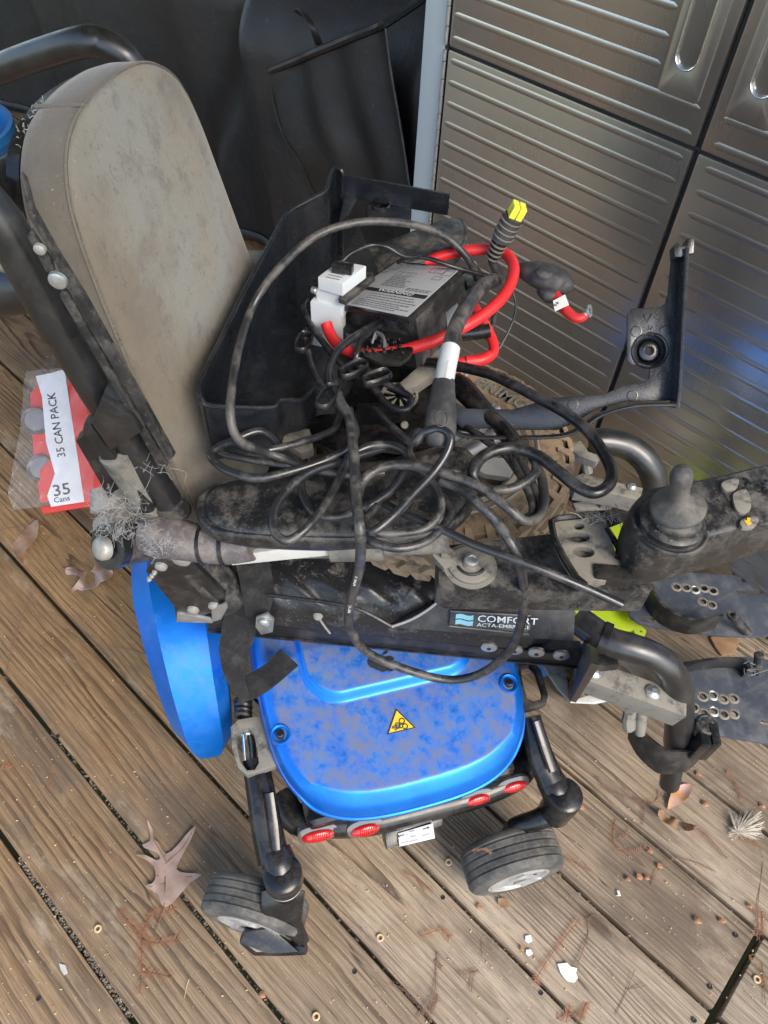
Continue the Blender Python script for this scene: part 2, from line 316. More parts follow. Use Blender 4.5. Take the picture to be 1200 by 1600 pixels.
# ------------------------------------------------------------------ mesh helpers
WL = {}      # world location of every object made here
class MB:
    def __init__(s): s.v = []; s.f = []; s.uv = None
    def add(s, vs, fs):
        o = len(s.v); s.v += [V(q) for q in vs]; s.f += [tuple(i + o for i in f) for f in fs]; return s
    def frombm(s, bm):
        bm.verts.index_update(); s.add([v.co.copy() for v in bm.verts], [[v.index for v in f.verts] for f in bm.faces]); bm.free(); return s
    def box(s, c, ex, ey, ez, d, bev=.002, seg=2):
        bm = bmesh.new(); vs = []
        for i in (-1, 1):
            for j in (-1, 1):
                for k in (-1, 1): vs.append(bm.verts.new(c + ex * (i * d[0] / 2) + ey * (j * d[1] / 2) + ez * (k * d[2] / 2)))
        for f in ((0, 1, 3, 2), (4, 6, 7, 5), (0, 4, 5, 1), (2, 3, 7, 6), (0, 2, 6, 4), (1, 5, 7, 3)): bm.faces.new([vs[i] for i in f])
        bmesh.ops.recalc_face_normals(bm, faces=bm.faces)
        if bev: bmesh.ops.bevel(bm, geom=bm.edges[:], offset=bev, segments=seg, profile=.7, affect='EDGES')
        return s.frombm(bm)
    def plate(s, pts, th, n=None, holes=(), bev=.0012, taper=None):
        """solid plate: outline pts (top face), thickness th downward along -n"""
        bm = bmesh.new()
        if n is None:
            n = V((0, 0, 0)); c0 = sum(pts, V()) / len(pts)
            for i in range(len(pts)): n += (pts[i] - c0).cross(pts[(i + 1) % len(pts)] - c0)
            n.normalize()
            if n.dot(CAM - c0) < 0: n = -n
        es = []
        for lp in [pts] + list(holes):
            vv = [bm.verts.new(q) for q in lp]
            es += [bm.edges.new((vv[i], vv[(i + 1) % len(vv)])) for i in range(len(vv))]
        bmesh.ops.triangle_fill(bm, use_beauty=True, use_dissolve=False, edges=es, normal=n)
        bmesh.ops.recalc_face_normals(bm, faces=bm.faces)
        if not bm.faces: bm.free(); return s
        if bm.faces[0].normal.dot(n) < 0: bmesh.ops.reverse_faces(bm, faces=bm.faces)
        top = bm.faces[:]
        r = bmesh.ops.extrude_face_region(bm, geom=top)
        nv = [g for g in r['geom'] if isinstance(g, bmesh.types.BMVert)]
        tv = set(nv)
        for v in nv: v.co += n * 0
        olds = [v for v in bm.verts if v not in tv]
        cc = sum((v.co for v in olds), V()) / len(olds)
        for v in olds:
            if taper: v.co = cc + (v.co - cc) * taper
            v.co -= n * th
        bmesh.ops.recalc_face_normals(bm, faces=bm.faces)
        if bev:
            eds = [e for e in bm.edges if len(e.link_faces) == 2 and e.calc_face_angle(0) > .9 and all(v in tv for v in e.verts)]
            try: bmesh.ops.bevel(bm, geom=eds, offset=bev, segments=2, profile=.6, affect='EDGES', clamp_overlap=True)
            except Exception: pass
        return s.frombm(bm)
    def tube(s, pts, r, seg=10, closed=False, flat=1., upv=None, cap=True, smooth=0, square=False):
        if smooth: pts, r = cat(pts, smooth, closed, r)
        N = len(pts); R_ = r if isinstance(r, (list, tuple)) else [r] * N
        T = []
        for i in range(N):
            a = pts[(i - 1) % N] if (closed or i > 0) else pts[i]; b = pts[(i + 1) % N] if (closed or i < N - 1) else pts[i]
            t = b - a; T.append(t.normalized() if t.length > 1e-9 else (T[-1] if T else V((1, 0, 0))))
        nrm = upv if upv else (UP if abs(T[0].z) < .9 else V((1, 0, 0)))
        rings = []
        for i in range(N):
            if upv: nrm = upv
            nn = (nrm - T[i] * nrm.dot(T[i]))
            if nn.length < 1e-6: nn = T[i].orthogonal()
            nn.normalize(); bb = T[i].cross(nn); nrm = nn
            ring = []
            for k in range(seg):
                an = 2 * math.pi * (k + (.5 if square else 0)) / seg
                q = 1.414 if square and seg == 4 else 1
                ring.append(pts[i] + nn * (math.cos(an) * R_[i] * flat * q) + bb * (math.sin(an) * R_[i] * q))
            rings.append(ring)
        vs = [q for rg in rings for q in rg]; fs = []
        for i in range(N if closed else N - 1):
            i2 = (i + 1) % N
            for k in range(seg): fs.append((i * seg + k, i * seg + (k + 1) % seg, i2 * seg + (k + 1) % seg, i2 * seg + k))
        if cap and not closed:
            fs.append(tuple(range(seg))[::-1]); fs.append(tuple((N - 1) * seg + k for k in range(seg)))
        return s.add(vs, fs)
    def lathe(s, prof, o, ax, seg=32, a0=0, a1=2 * math.pi, ref=None):
        ax = ax.normalized(); u = (ref or ax.orthogonal()); u = (u - ax * u.dot(ax)).normalized(); w_ = ax.cross(u)
        full = abs(a1 - a0 - 2 * math.pi) < 1e-6; n = seg if full else seg + 1
        vs = []
        for r, h in prof:
            for k in range(n):
                an = a0 + (a1 - a0) * k / seg; vs.append(o + ax * h + (u * math.cos(an) + w_ * math.sin(an)) * r)
        fs = []
        for i in range(len(prof) - 1):
            for k in range(seg):
                k2 = (k + 1) % n
                fs.append((i * n + k, i * n + k2, (i + 1) * n + k2, (i + 1) * n + k))
        return s.add(vs, fs)
    def cyl(s, a, b, r, seg=16, bev=.001):
        h = (b - a).length; bv = min(bev, r * .4, h * .4)
        return s.lathe([(0, 0), (r - bv, 0), (r, bv), (r, h - bv), (r - bv, h), (0, h)], a, b - a, seg)
    def ribbon(s, L, R_, th):
        N = len(L); vs = []; fs = []
        for i in range(N):
            i0, i1 = max(0, i - 1), min(N - 1, i + 1)
            n = (L[i1] - L[i0]).cross(R_[i] - L[i]).normalized() * th / 2
            vs += [L[i] + n, R_[i] + n, R_[i] - n, L[i] - n]
        for i in range(N - 1):
            o = i * 4
            for k in range(4): fs.append((o + k, o + (k + 1) % 4, o + 4 + (k + 1) % 4, o + 4 + k))
        fs += [(0, 1, 2, 3), tuple(4 * (N - 1) + k for k in (3, 2, 1, 0))]
        return s.add(vs, fs)
    def grid(s, fn, nu, nv, th=0):
        vs = [fn(i / (nu - 1), j / (nv - 1)) for i in range(nu) for j in range(nv)]
        fs = [(i * nv + j, i * nv + j + 1, (i + 1) * nv + j + 1, (i + 1) * nv + j) for i in range(nu - 1) for j in range(nv - 1)]
        return s.add(vs, fs)
    def obj(s, name, mat, parent=None, label=None, cat=None, group=None, kind=None, sharp=38, smooth=True):
        me = bpy.data.meshes.new(name)
        lo = V((min(v.x for v in s.v), min(v.y for v in s.v), min(v.z for v in s.v))); hi = V((max(v.x for v in s.v), max(v.y for v in s.v), max(v.z for v in s.v)))
        c = (lo + hi) / 2
        if parent is None: c.z = lo.z
        me.from_pydata([v - c for v in s.v], [], s.f)
        bm = bmesh.new(); bm.from_mesh(me); bmesh.ops.recalc_face_normals(bm, faces=bm.faces); bm.to_mesh(me); bm.free()
        if smooth:
            me.polygons.foreach_set('use_smooth', [True] * len(me.polygons)); me.set_sharp_from_angle(angle=rad(sharp))
        me.materials.append(MATS[mat])
        return link(bpy.data.objects.new(name, me), c, parent, label, cat, group, kind)
def link(o, c, parent=None, label=None, cat=None, group=None, kind=None):
    COL.objects.link(o)
    WL[o] = V(c)
    o.parent = parent
    o.location = WL[o] - (WL[parent] if parent else V((0, 0, 0)))
    for k, q in (('label', label), ('category', cat), ('group', group), ('kind', kind)):
        if q: o[k] = q
    return o
def empty(name, c, label, cat, group=None):
    e = bpy.data.objects.new(name, None); e.empty_display_size = .05
    return link(e, c, None, label, cat, group)
def cat(pts, n, closed=False, r=None):
    N = len(pts); out = []; ro = []
    rl = isinstance(r, (list, tuple))
    for i in range(N if closed else N - 1):
        g = (lambda k: pts[k % N]) if closed else (lambda k: pts[max(0, min(N - 1, k))])
        p0, p1, p2, p3 = g(i - 1), g(i), g(i + 1), g(i + 2)
        for j in range(n):
            t = j / n
            out.append(.5 * ((2 * p1) + (p2 - p0) * t + (2 * p0 - 5 * p1 + 4 * p2 - p3) * t * t + (3 * p1 - p0 - 3 * p2 + p3) * t ** 3))
            if rl: ro.append(r[i] * (1 - t) + r[(i + 1) % N] * t)
    if not closed:
        out.append(pts[-1])
        if rl: ro.append(r[-1])
    return out, (ro if rl else r)
def circ(c, ex, ey, r, n=12): return [c + ex * (r * math.cos(2 * math.pi * i / n)) + ey * (r * math.sin(2 * math.pi * i / n)) for i in range(n)]
def rrect(c, ex, ey, w_, h_, r, n=5):
    out = []
    for sx, sy, a0 in ((1, 1, 0), (-1, 1, 90), (-1, -1, 180), (1, -1, 270)):
        for k in range(n + 1):
            a = rad(a0 + 90 * k / n); out.append(c + ex * (sx * (w_ / 2 - r) + r * math.cos(a)) + ey * (sy * (h_ / 2 - r) + r * math.sin(a)))
    return out
def text(s, o, ex, ey, size, mat, parent, name='lettering', sx=1., align='LEFT', bold=.012, **kw):
    cu = bpy.data.curves.new('t', 'FONT'); cu.body = s; cu.size = 1; cu.extrude = .0; cu.offset = bold; cu.align_x = align; cu.resolution_u = 2
    ob = bpy.data.objects.new('t', cu); COL.objects.link(ob)
    bpy.context.view_layer.update()
    me = bpy.data.meshes.new_from_object(ob.evaluated_get(bpy.context.evaluated_depsgraph_get()))
    mb = MB(); mb.add([o + ex * (v.co.x * size * sx) + ey * (v.co.y * size) for v in me.vertices], [tuple(f.vertices) for f in me.polygons])
    COL.objects.unlink(ob); bpy.data.objects.remove(ob); bpy.data.curves.remove(cu); bpy.data.meshes.remove(me)
    return mb.obj(name, mat, parent, smooth=False, **kw)
def fineprint(o, ex, ey, L, h, mat, parent, name='fine_print'):
    # print or moulded characters too small to read: short strokes
    mb = MB(); n = max(2, int(L / (h * .75)))
    for i in range(n):
        a = o + ex * (L * i / n); w_ = L / n
        mb.add([a, a + ex * (w_ * .22), a + ex * (w_ * .22) + ey * h, a + ey * h], [(0, 1, 2, 3)])
        y = random.choice((0, .4, .8)); mb.add([a + ey * (h * y), a + ex * (w_ * .72) + ey * (h * y), a + ex * (w_ * .72) + ey * (h * (y + .2)), a + ey * (h * (y + .2))], [(0, 1, 2, 3)])
    return mb.obj(name, mat, parent, smooth=False)
def copy_tree(o, loc, rz=0, **props):
    c = o.copy(); COL.objects.link(c)
    for ch in o.children:
        d = ch.copy(); COL.objects.link(d); d.parent = c
        for g in ch.children:
            e = g.copy(); COL.objects.link(e); e.parent = d
    c.location = loc; c.rotation_euler = (0, 0, rz)
    for k, q in props.items(): c[k] = q
    return c
X, Y = V((1, 0, 0)), V((0, 1, 0))

# ================================================================== SETTING
MB().add([V((-60, -60, -.55)), V((60, -60, -.55)), V((60, 60, -.55)), V((-60, 60, -.55))], [(0, 1, 2, 3)]).obj('ground', 'lawn', kind='structure')
deck = bpy.data.objects.new('deck', None); link(deck, (0, 0, 0), kind='structure')
PW, GAP, TH = .1434, .0062, .034
Y0 = .0146 + GAP / 2
XJ = .295
def plank_mesh(L):
    mb = MB().box(V((0, 0, 0)), X, Y, UP, (L, PW - GAP, TH), .0035, 2)
    me = bpy.data.meshes.new('plank'); me.from_pydata(mb.v, [], mb.f); me.materials.append(MATS['deck_wood'])
    me.polygons.foreach_set('use_smooth', [True] * len(me.polygons)); me.set_sharp_from_angle(angle=rad(30))
    return me
PM = {}
def plank(x0, x1, k):
    L = round(x1 - x0, 3)
    if L not in PM: PM[L] = plank_mesh(L)
    o = bpy.data.objects.new('plank', PM[L])
    rz = random.uniform(-.0012, .0012)
    c = V(((x0 + x1) / 2, Y0 + PW * (k + .5) - GAP / 2 + random.uniform(-.0008, .0008), -TH / 2 + rz - .001))
    link(o, c, deck); o.rotation_euler = (random.uniform(-.006, .006), 0, random.uniform(-.0006, .0006))
    return o
for k in range(-8, 17):
    y = Y0 + PW * k
    if y < .58:                                   # boards that meet end to end at the seam on the right
        plank(-3.6, XJ - .006, k); plank(XJ + .006, 2.6, k)
    else:
        xj = -.55 + (k % 3) * 1.2 if k > 7 else 1.9
        plank(-3.6, xj - .004, k); plank(xj + .004, 2.9, k)
for i in range(5):
    MB().box(V((-3 + i * 1.3, .65, -TH - .076)), X, Y, UP, (.038, 3.6, .14), .002).obj('joist', 'deck_wood', deck)
# deck screws, dark with age, sunk a little at the board ends
for p in ((1150, 1461), (1110, 1542), (845, 1551), (692, 1402), (554, 1518), (1085, 1594), (90, 1150), (60, 1560)):
    c = Z(*p, .0); mb = MB().lathe([(0, .0001), (.0024, .0001), (.0030, .0004), (.0036, .0001), (.0036, -.004)], c, UP, 12)
    mb.obj('deck_screw', 'black_print', deck)
# crumbs and grit packed in the gaps between the boards
mb = MB()
def gapline(k, xa, xb, n, h=0.):
    for _ in range(n):
        c = V((random.uniform(xa, xb), .0146 + PW * k + random.uniform(-.0035, .0035) , random.uniform(-.012, -.002) + h))
        r = random.uniform(.0008, .0026); q = V((random.uniform(.6, 1.6), random.uniform(.6, 1.4), random.uniform(.4, .9))) * r
        mb.add([c + V((q.x, 0, 0)), c - V((q.x, 0, 0)), c + V((0, q.y, 0)), c - V((0, q.y, 0)), c + V((0, 0, q.z)), c - V((0, 0, q.z))],
               [(0, 2, 4), (2, 1, 4), (1, 3, 4), (3, 0, 4), (2, 0, 5), (1, 2, 5), (3, 1, 5), (0, 3, 5)])
gapline(-1, -.6, -.3, 500, -.003); gapline(0, -.75, -.45, 160, -.008); gapline(0, -.45, -.1, 160, -.01); gapline(2, -.3, .29, 140, -.01); gapline(3, -.2, .29, 160, -.01); gapline(1, -.6, .2, 160, -.01); gapline(4, -.1, .3, 120, -.01); gapline(5, 0., .4, 120, -.01); gapline(3, -1.3, -.6, 80, -.012)
mb.obj('gap_grit', 'grit', deck, kind='stuff', smooth=False)

# unseen porch ceiling and house wall, added so light enters from the open side
def porch():
    ro = empty('added_roof', V((-1.5, 1.2, 2.45)), 'unseen boarded ceiling on beams, added above the deck to block overhead light', 'roof')
    RX0, RX1, RY0, RY1, RZ = -5.5, ROOF_X, ROOF_Y, 3.2, 2.45
    n = 14
    for i in range(n):
        y0 = RY0 + (RY1 - RY0) * i / n; y1 = RY0 + (RY1 - RY0) * (i + 1) / n
        MB().box(V(((RX0 + RX1) / 2, (y0 + y1) / 2, RZ + .01)), X, Y, UP, (RX1 - RX0, y1 - y0 - .006, .02), .002).obj('ceiling_board', 'ceiling_paint', ro)
    for i in range(4):
        MB().box(V((RX0 + .1 + (RX1 - RX0 - .2) * i / 3, (RY0 + RY1) / 2, RZ - .075)), X, Y, UP, (.09, RY1 - RY0, .14), .004).obj('beam', 'ceiling_paint', ro)
    MB().box(V(((RX0 + RX1) / 2, (RY0 + RY1) / 2, RZ + .06)), X, Y, UP, (RX1 - RX0 + .2, RY1 - RY0 + .2, .06), .004).obj('roof_deck', 'grey_print', ro)
    wa = empty('added_wall', V((-1, 1.98, 0)), 'unseen lap sided wall, added behind the cabinet and the cloth cover to shape the light', 'wall')
    for i in range(16):
        z = -.05 + .158 * i
        MB().add([V((-5.5, 1.96, z)), V((2.6, 1.96, z)), V((2.6, 1.975, z + .165)), V((-5.5, 1.975, z + .165)), V((-5.5, 1.99, z)), V((2.6, 1.99, z))], [(0, 1, 2, 3), (0, 4, 5, 1)]).obj('siding', 'siding_paint', wa, smooth=False)
ROOF_X, ROOF_Y = .75, -.75
flat('ceiling_paint', (.5, .48, .44), .7)
flat('siding_paint', (.42, .38, .32), .7)
porch()

# ------------------------------------------------------------------ steel cabinet
cab = empty('steel_cabinet', Cf(-.43, 0), 'tall stainless steel storage cabinet with ribbed doors standing on the deck', 'cabinet')
def cbox(name, mat, x0, x1, z0, z1, o0, o1, bev=.002, parent=cab):
    return MB().box(Cf((x0 + x1) / 2, (z0 + z1) / 2, (o0 + o1) / 2), CX, CN, UP, (x1 - x0, abs(o1 - o0), z1 - z0), bev).obj(name, mat, parent)
cbox('body', 'cabinet_grey', -.943, .093, .06, 1.83, -.56, -.024)
cbox('side_frame', 'cabinet_grey', -.946, -.8985, .05, 1.84, -.022, -.001)
cbox('side_frame', 'cabinet_grey', .048, .096, .05, 1.84, -.022, -.001)
cbox('base_rail', 'black_metal', -.944, .094, .0, .048, -.55, -.03)
cbox('gap_shade', 'black_print', -.4298, -.4222, .07, 1.80, -.021, -.010, 0)  # black strips painting the shade into the gaps between the doors
cbox('gap_shade', 'black_print', -.888, .040, .7888, .7932, -.0212, -.008, 0)
def rib(x0, x1, z, door):
    mb = MB(); c = Cf((x0 + x1) / 2, z, .0); L = x1 - x0
    # pressed rib: rounded bar standing 4 mm proud of the sheet
    pts = []; hw = .0048
    ends = [(-L / 2, .0), (-L / 2 + .006, 1.), (L / 2 - .006, 1.), (L / 2, .0)]
    vs = []
    for ex_, k in ends:
        for t, hh in ((-1, 0), (-.55, .8), (0, 1.), (.55, .8), (1, 0)):
            vs.append(c + CX * ex_ + UP * (t * hw * (k * .6 + .4)) - CN * (hh * k * .0009 + .0001))
    fs = [(i * 5 + j, i * 5 + j + 1, (i + 1) * 5 + j + 1, (i + 1) * 5 + j) for i in range(3) for j in range(4)]
    mb.add(vs, fs).obj('rib', 'stainless', door, sharp=60)
for x0, x1, sgn in ((-.888, -.4305, 1), (-.4215, .040, -1)):
    lo = cbox('door', 'stainless', x0, x1, .07, .7885, -.02, 0, .004)
    up = cbox('door', 'stainless', x0, x1, .7935, 1.80, -.02, 0, .004)
    ra, rb = (x0 + .007, x1 - .0105) if sgn > 0 else (x0 + .0165, x1 - .007)
    for k in range(21):
        z = .774 - .0334 * k
        if z > .09: rib(ra, rb, z, lo)
    for k in range(12):
        z = .807 + .0334 * k
        xa, xb = ra, rb
        if k >= 2:
            if sgn > 0: xb = -.515
            else: xa = -.337
        rib(xa, xb, z, up)
    # handle plate with a long rounded recess, pressed in bright steel
    px0, px1, pz0, pz1 = (-.507, -.446, .845, 1.30) if sgn > 0 else (-.405, -.344, .845, 1.30)
    cxh = (px0 + px1) / 2 - .003 * sgn
    ol = rrect(Cf((px0 + px1) / 2, (pz0 + pz1) / 2, .0035), CX, UP, px1 - px0, pz1 - pz0, .006)
    hw, z0, z1 = .0165, .878, 1.27
    hole = [Cf(cxh + hw * math.cos(rad(180 + 180 * i / 14)), z0 + hw + hw * math.sin(rad(180 + 180 * i / 14)), .0035) for i in range(15)] + \
           [Cf(cxh + hw * math.cos(rad(180 * i / 14)), z1 - hw + hw * math.sin(rad(180 * i / 14)), .0035) for i in range(15)]
    pl = MB().plate(ol, .0032, -CN, [hole], .0008).obj('handle_plate', 'stainless', up)
    def tr(u, v):
        # trough: u along outline, v from rim to the floor
        i = u * 30; k = int(i) % 30
        h = hole[k]; c0 = Cf(cxh, min(max((h - Cf(0, 0)).z, z0 + hw), z1 - hw), 0)
        ang = v * math.pi / 2
        q = c0 + (h - c0 - CN * 0) * math.cos(ang) * 1.0
        q = q - CN * ((q - Cf(0, 0, 0)).dot(-CN) * -1)
        d = (q - CN * CD).dot(CN)
        return q - CN * d - CN * .0036 + CN * math.sin(ang) * .019
    mb = MB(); NV = 8
    vs = [tr(i / 30, j / (NV - 1)) for i in range(30) for j in range(NV)]
    mb.add(vs, [(i * NV + j, ((i + 1) % 30) * NV + j, ((i + 1) % 30) * NV + j + 1, i * NV + j + 1) for i in range(30) for j in range(NV - 1)])
    mb.tube(hole, .0013, 6, closed=True, cap=False)
    mb.obj('handle_recess', 'chrome', up, sharp=80)
# the door sheet behind the recess is cut away by sinking it: replaced by hinge line on the left
for za, zb in ((.07, .788), (.794, 1.80)):
    h = None; z = za; k = 0
    while z < zb - .005:
        L = min(.028, zb - z)
        q = MB().cyl(Cf(-.8935, z + .0006, .002), Cf(-.8935, z + L - .0006, .002), .0034, 10, .0006)
        q.obj('hinge_knuckle', 'zinc', cab); z += L; k += 1
MB().box(Cf(-.8935, .94, -.004), CX, CN, UP, (.006, .003, 1.74), 0).obj('hinge_leaf', 'black_metal', cab)

# ------------------------------------------------------------------ cloth cover over something boxy behind the chair
def clothY(x, z):
    t = min(1, max(0, (z - .60) / .35))
    y = 1.215 + .035 * math.sin(x * 7.3 + 1.1 + z * 1.2) * (1 - .3 * t) + .02 * math.sin(x * 15.7 + z * 3.2) + .012 * math.sin(x * 31 + 4 * z + 2) * (1 - z)
    y += .45 * t * t + .05 * math.exp(-((x + 1.9) / .18) ** 2) * (.6 - z) - .06 * math.exp(-((x + 1.42 + .12 * z) / .05) ** 2) * (1 - t)
    if x > -1.02: y += (x + 1.02) * 3
    y += .018 * math.exp(-((x + 1.75 - .5 * (z - .3)) / .03) ** 2)
    return y
cl = empty('draped_cover', V((-2.1, 1.3, 0)), 'dark brown cloth cover hanging in folds to the deck behind the chair', 'cover')
mb = MB(); mb.grid(lambda u, v: V((-3.9 + 2.93 * u, clothY(-3.9 + 2.93 * u, .012 + .93 * v), .012 + .93 * v)), 150, 60)
mb.obj('cloth', 'cover_cloth', cl, sharp=180)
mb = MB(); mb.grid(lambda u, v: V((-3.9 + 2.93 * u, clothY(-3.9 + 2.93 * u, .942) + .7 * v, .942 + .012 * math.sin(u * 9))), 60, 6)
mb.obj('cloth_top', 'cover_cloth', cl, sharp=180)
mb = MB(); hem = [V((-3.9 + 2.93 * i / 150, clothY(-3.9 + 2.93 * i / 150, .02) - .004, .03)) for i in range(151)]
mb.tube(hem, .006, 6, flat=2.4).obj('hem', 'cover_cloth', cl)
# loose flap hung over the cloth
FY = 1.165
def Fp(x, y, dy=0): return PL(x, y, V((0, FY + dy, 0)), Y)
L0 = [Fp(x, y, d) for x, y, d in ((425, 110, .0), (430, 165, -.01), (445, 212, -.015), (468, 250, -.012), (486, 290, 0), (505, 330, .01), (520, 360, .02))]
R0 = [Fp(x, y, d) for x, y, d in ((604, 36, .0), (612, 110, .0), (622, 175, .0), (630, 230, .0), (638, 290, .0), (645, 335, .01), (650, 372, .02))]
L0, _ = cat(L0, 5); R0, _ = cat(R0, 5)
def flap(u, v):
    i = v * (len(L0) - 1); k = min(int(i), len(L0) - 2); f = i - k
    l = L0[k].lerp(L0[k + 1], f); r = R0[k].lerp(R0[k + 1], f)
    p = l.lerp(r, u); p.y += .012 * math.sin(u * 9 + 2 * v) * math.sin(math.pi * u) - .012 * math.sin(u * 19 - v) * u
    return p
mb = MB(); mb.grid(flap, 40, 31); fl = mb.obj('flap', 'cover_cloth', cl, sharp=180)
MB().tube([q + V((0, -.002, 0)) for q in L0], .0045, 6, flat=.5).obj('hem', 'cover_cloth', fl)
top = [flap(i / 30, 0) + V((0, -.003, 0)) for i in range(31)] + [Fp(635, 15, .03), Fp(668, -8, .05)]
MB().tube(top, .0085, 8, flat=1.).obj('hem', 'cover_cloth', fl)
MB().tube([flap(1, i / 30) + V((0, -.002, 0)) for i in range(31)], .0022, 6).obj('seam', 'grip_foam', fl)
# upper fall of the flap, from the hem to the top of the cover
def flap2(u, v):
    a = top[0].lerp(top[-1], u); i = u * (len(top) - 1); k = min(int(i), len(top) - 2); a = top[k].lerp(top[k + 1], i - k)
    return a + V((.05 * v, .17 * v * v - .05 * v * (1 - v), .2 * v))
st = [Fp(466, 20, .02), Fp(474, 18, .0), Fp(486, 35, -.02), Fp(495, 56, -.02), Fp(500, 72, .01)]
st, _ = cat(st, 5)
MB().ribbon([q - X * .014 for q in st], [q + X * .012 - UP * .004 for q in st], .002).obj('strap', 'cover_cloth', cl)

# a blue tub and a pale post just peeping out behind the backrest
tub = empty('blue_tub', Z(-10, 215, .25), 'bright blue plastic tub glimpsed behind the backrest at the left edge', 'tub')
c = Z(-95, 205, .42); 
mb = MB(); c.z = 0
mb.lathe([(0, .001), (.13, .001), (.135, .02), (.15, .36), (.158, .40), (.166, .41), (.166, .43), (.155, .43), (.147, .40), (.13, .03), (0, .02)], c, UP, 32).obj('shell', 'blue_bucket', tub)

# ================================================================== POWER WHEELCHAIR
wc = empty('power_wheelchair', Bp(.168, -.5, 0), 'dusty dismantled power wheelchair with grey backrest, blue base cover and small castor wheels', 'wheelchair')
def wp(name, mb, mat, parent=None, **k): return mb.obj(name, mat, parent or wc, **k)

# ---- base cover: a domed blue shell over the batteries, with a raised panel
BC = (.170, -.484); BHW, BHL = .181, .184
def coverz(a, b):
    z = .343 - .23 * max(0, b + .50) - .03 * max(0, -(b + .50))
    return z
PA0, PA1, PBE = .05, .292, -.428
def panel(a, b):
    # signed distance of a rounded rectangle (negative inside)
    cx, hx, r = (PA0 + PA1) / 2, (PA1 - PA0) / 2, .05
    qx = abs(a - cx) - hx + r; qy = (b - PBE) + r
    d = math.hypot(max(qx, 0), max(qy, 0)) + min(max(qx, qy), 0) - r
    return d
def smooth(t): t = min(1, max(0, t)); return t * t * (3 - 2 * t)
def cover_pt(u, v):
    # square -> rounded rectangle
    r = max(abs(u), abs(v)); n = 3.7
    if r < 1e-6: q = (0, 0)
    else:
        du, dv = u / r, v / r
        k = (abs(du) ** n + abs(dv) ** n) ** (-1 / n); k2 = 1 + (k - 1) * r * r
        q = (u * k2, v * k2)
    a = BC[0] + q[0] * BHW * (1 - .02 * (q[1])); b = BC[1] + q[1] * BHL
    b += .012 * (1 - q[0] ** 2) * max(0, q[1])             # rear edge bows out
    z = coverz(a, b)
    d = (1 - r) * BHL
    R1 = .05 if v > 0 and abs(v) >= abs(u) else .03
    fr = smooth((abs(v) - abs(u)) * 4 + .5) if v > 0 else 0
    R1 = .022
    if d < R1:
        q_ = R1 - d; z -= q_ * q_ / (q_ + .012) * (.9 + .6 * fr)
        if d < .007: z -= .012 * (1 - math.sqrt(max(0, 1 - (1 - d / .007) ** 2)))
    z += .011 * smooth(-panel(a, b) / .012 + .3)
    return Bp(a, b, z)
def onCover(x, y, up=.0008):
    z = .32
    for _ in range(12):
        p = Z(x, y, z); a, b = p.dot(BA), p.dot(BB)
        z = coverz(a, b) + .011 * smooth(-panel(a, b) / .012 + .3)
    return Z(x, y, z + up)
NG = 170
mb = MB()
def wgt(t): return math.copysign(1 - (1 - abs(t)) ** 1.25, t)
mb.grid(lambda u, v: cover_pt(wgt(2 * u - 1), wgt(2 * v - 1)), NG, NG)
cov = wp('base_cover', mb, 'blue_paint', sharp=70)
# rim of the shell: lip folded down
rimp = []
for i in range(160):
    t = i / 40
    u, v = [(2 * t - 1, 1), (1, 1 - 2 * (t - 1)), (1 - 2 * (t - 2), -1), (-1, 2 * (t - 3) - 1)][int(t)]
    rimp.append(cover_pt(u, v) - UP * .004)
wp('cover_lip', MB().tube(rimp, .0032, 8, closed=True, flat=1.5), 'blue_paint', cov)
# logo: a bitten apple sticker, mostly under the hanging cable
ap = [(574, 1034), (576, 1029), (582, 1026), (590, 1029), (596, 1030), (603, 1026), (610, 1025), (616, 1029), (611, 1034), (611, 1040), (616, 1045), (612, 1049), (605, 1048), (598, 1050), (590, 1047), (583, 1044), (577, 1041)]
apm = [onCover(*q) for q in ap]; apm, _ = cat(apm, 3, True)
wp('logo_sticker', MB().plate(apm, .0004, bev=0), 'black_print', cov)
wp('logo_sticker', MB().plate([onCover(*q) for q in ((597, 1024), (600, 1018), (607, 1015), (605, 1021))], .0004, bev=0), 'black_print', cov)
# warning triangle with entanglement pictogram
def tri(k, up): 
    P_ = [(605, 1147.5), (619, 1107), (649.5, 1137)]; cx = sum(q[0] for q in P_) / 3; cy = sum(q[1] for q in P_) / 3
    return [onCover(cx + (x - cx) * k, cy + (y - cy) * k, up) for x, y in P_]
ws = wp('warning_sticker', MB().plate(tri(1.0, .0012), .0006, bev=0), 'black_print', cov)
wp('sticker_face', MB().plate(tri(.86, .0016), .0004, bev=0), 'yellow_sign', cov)
def picto(x, y): return onCover(x, y, .0021)
mb = MB()
for cx_, cy_, rr_ in ((628, 1126.5, 4.2), (633, 1135, 4.0), (621.5, 1133, 3.4)):
    mb.tube([picto(cx_ + rr_ * math.cos(2 * math.pi * i / 10), cy_ + rr_ * math.sin(2 * math.pi * i / 10)) for i in range(10)], .0007, 4, closed=True)
for pth in (((613, 1136), (618, 1134), (624, 1133), (630, 1131)), ((613, 1138), (619, 1137), (626, 1136)), ((617, 1141), (622, 1138), (628, 1137))):
    mb.tube([picto(*q) for q in pth], .0008, 4)
wp('pictogram', mb, 'black_print', cov)
# two blue bosses with bolts at the cover's front corners
for bx, by in ((438, 1148), (795, 1068)):
    p = onCover(bx, by)
    b1 = wp('lashing_boss', MB().lathe([(.014, -.012), (.0135, .0012), (.012, .003), (.0092, .001), (.0085, -.003), (0, -.004)], p, (UP + BB * .25).normalized(), 24), 'blue_paint_clean', cov)
    wp('bolt', MB().cyl(p - UP * .004, p + UP * .006, .0055, 12), 'black_metal', cov)

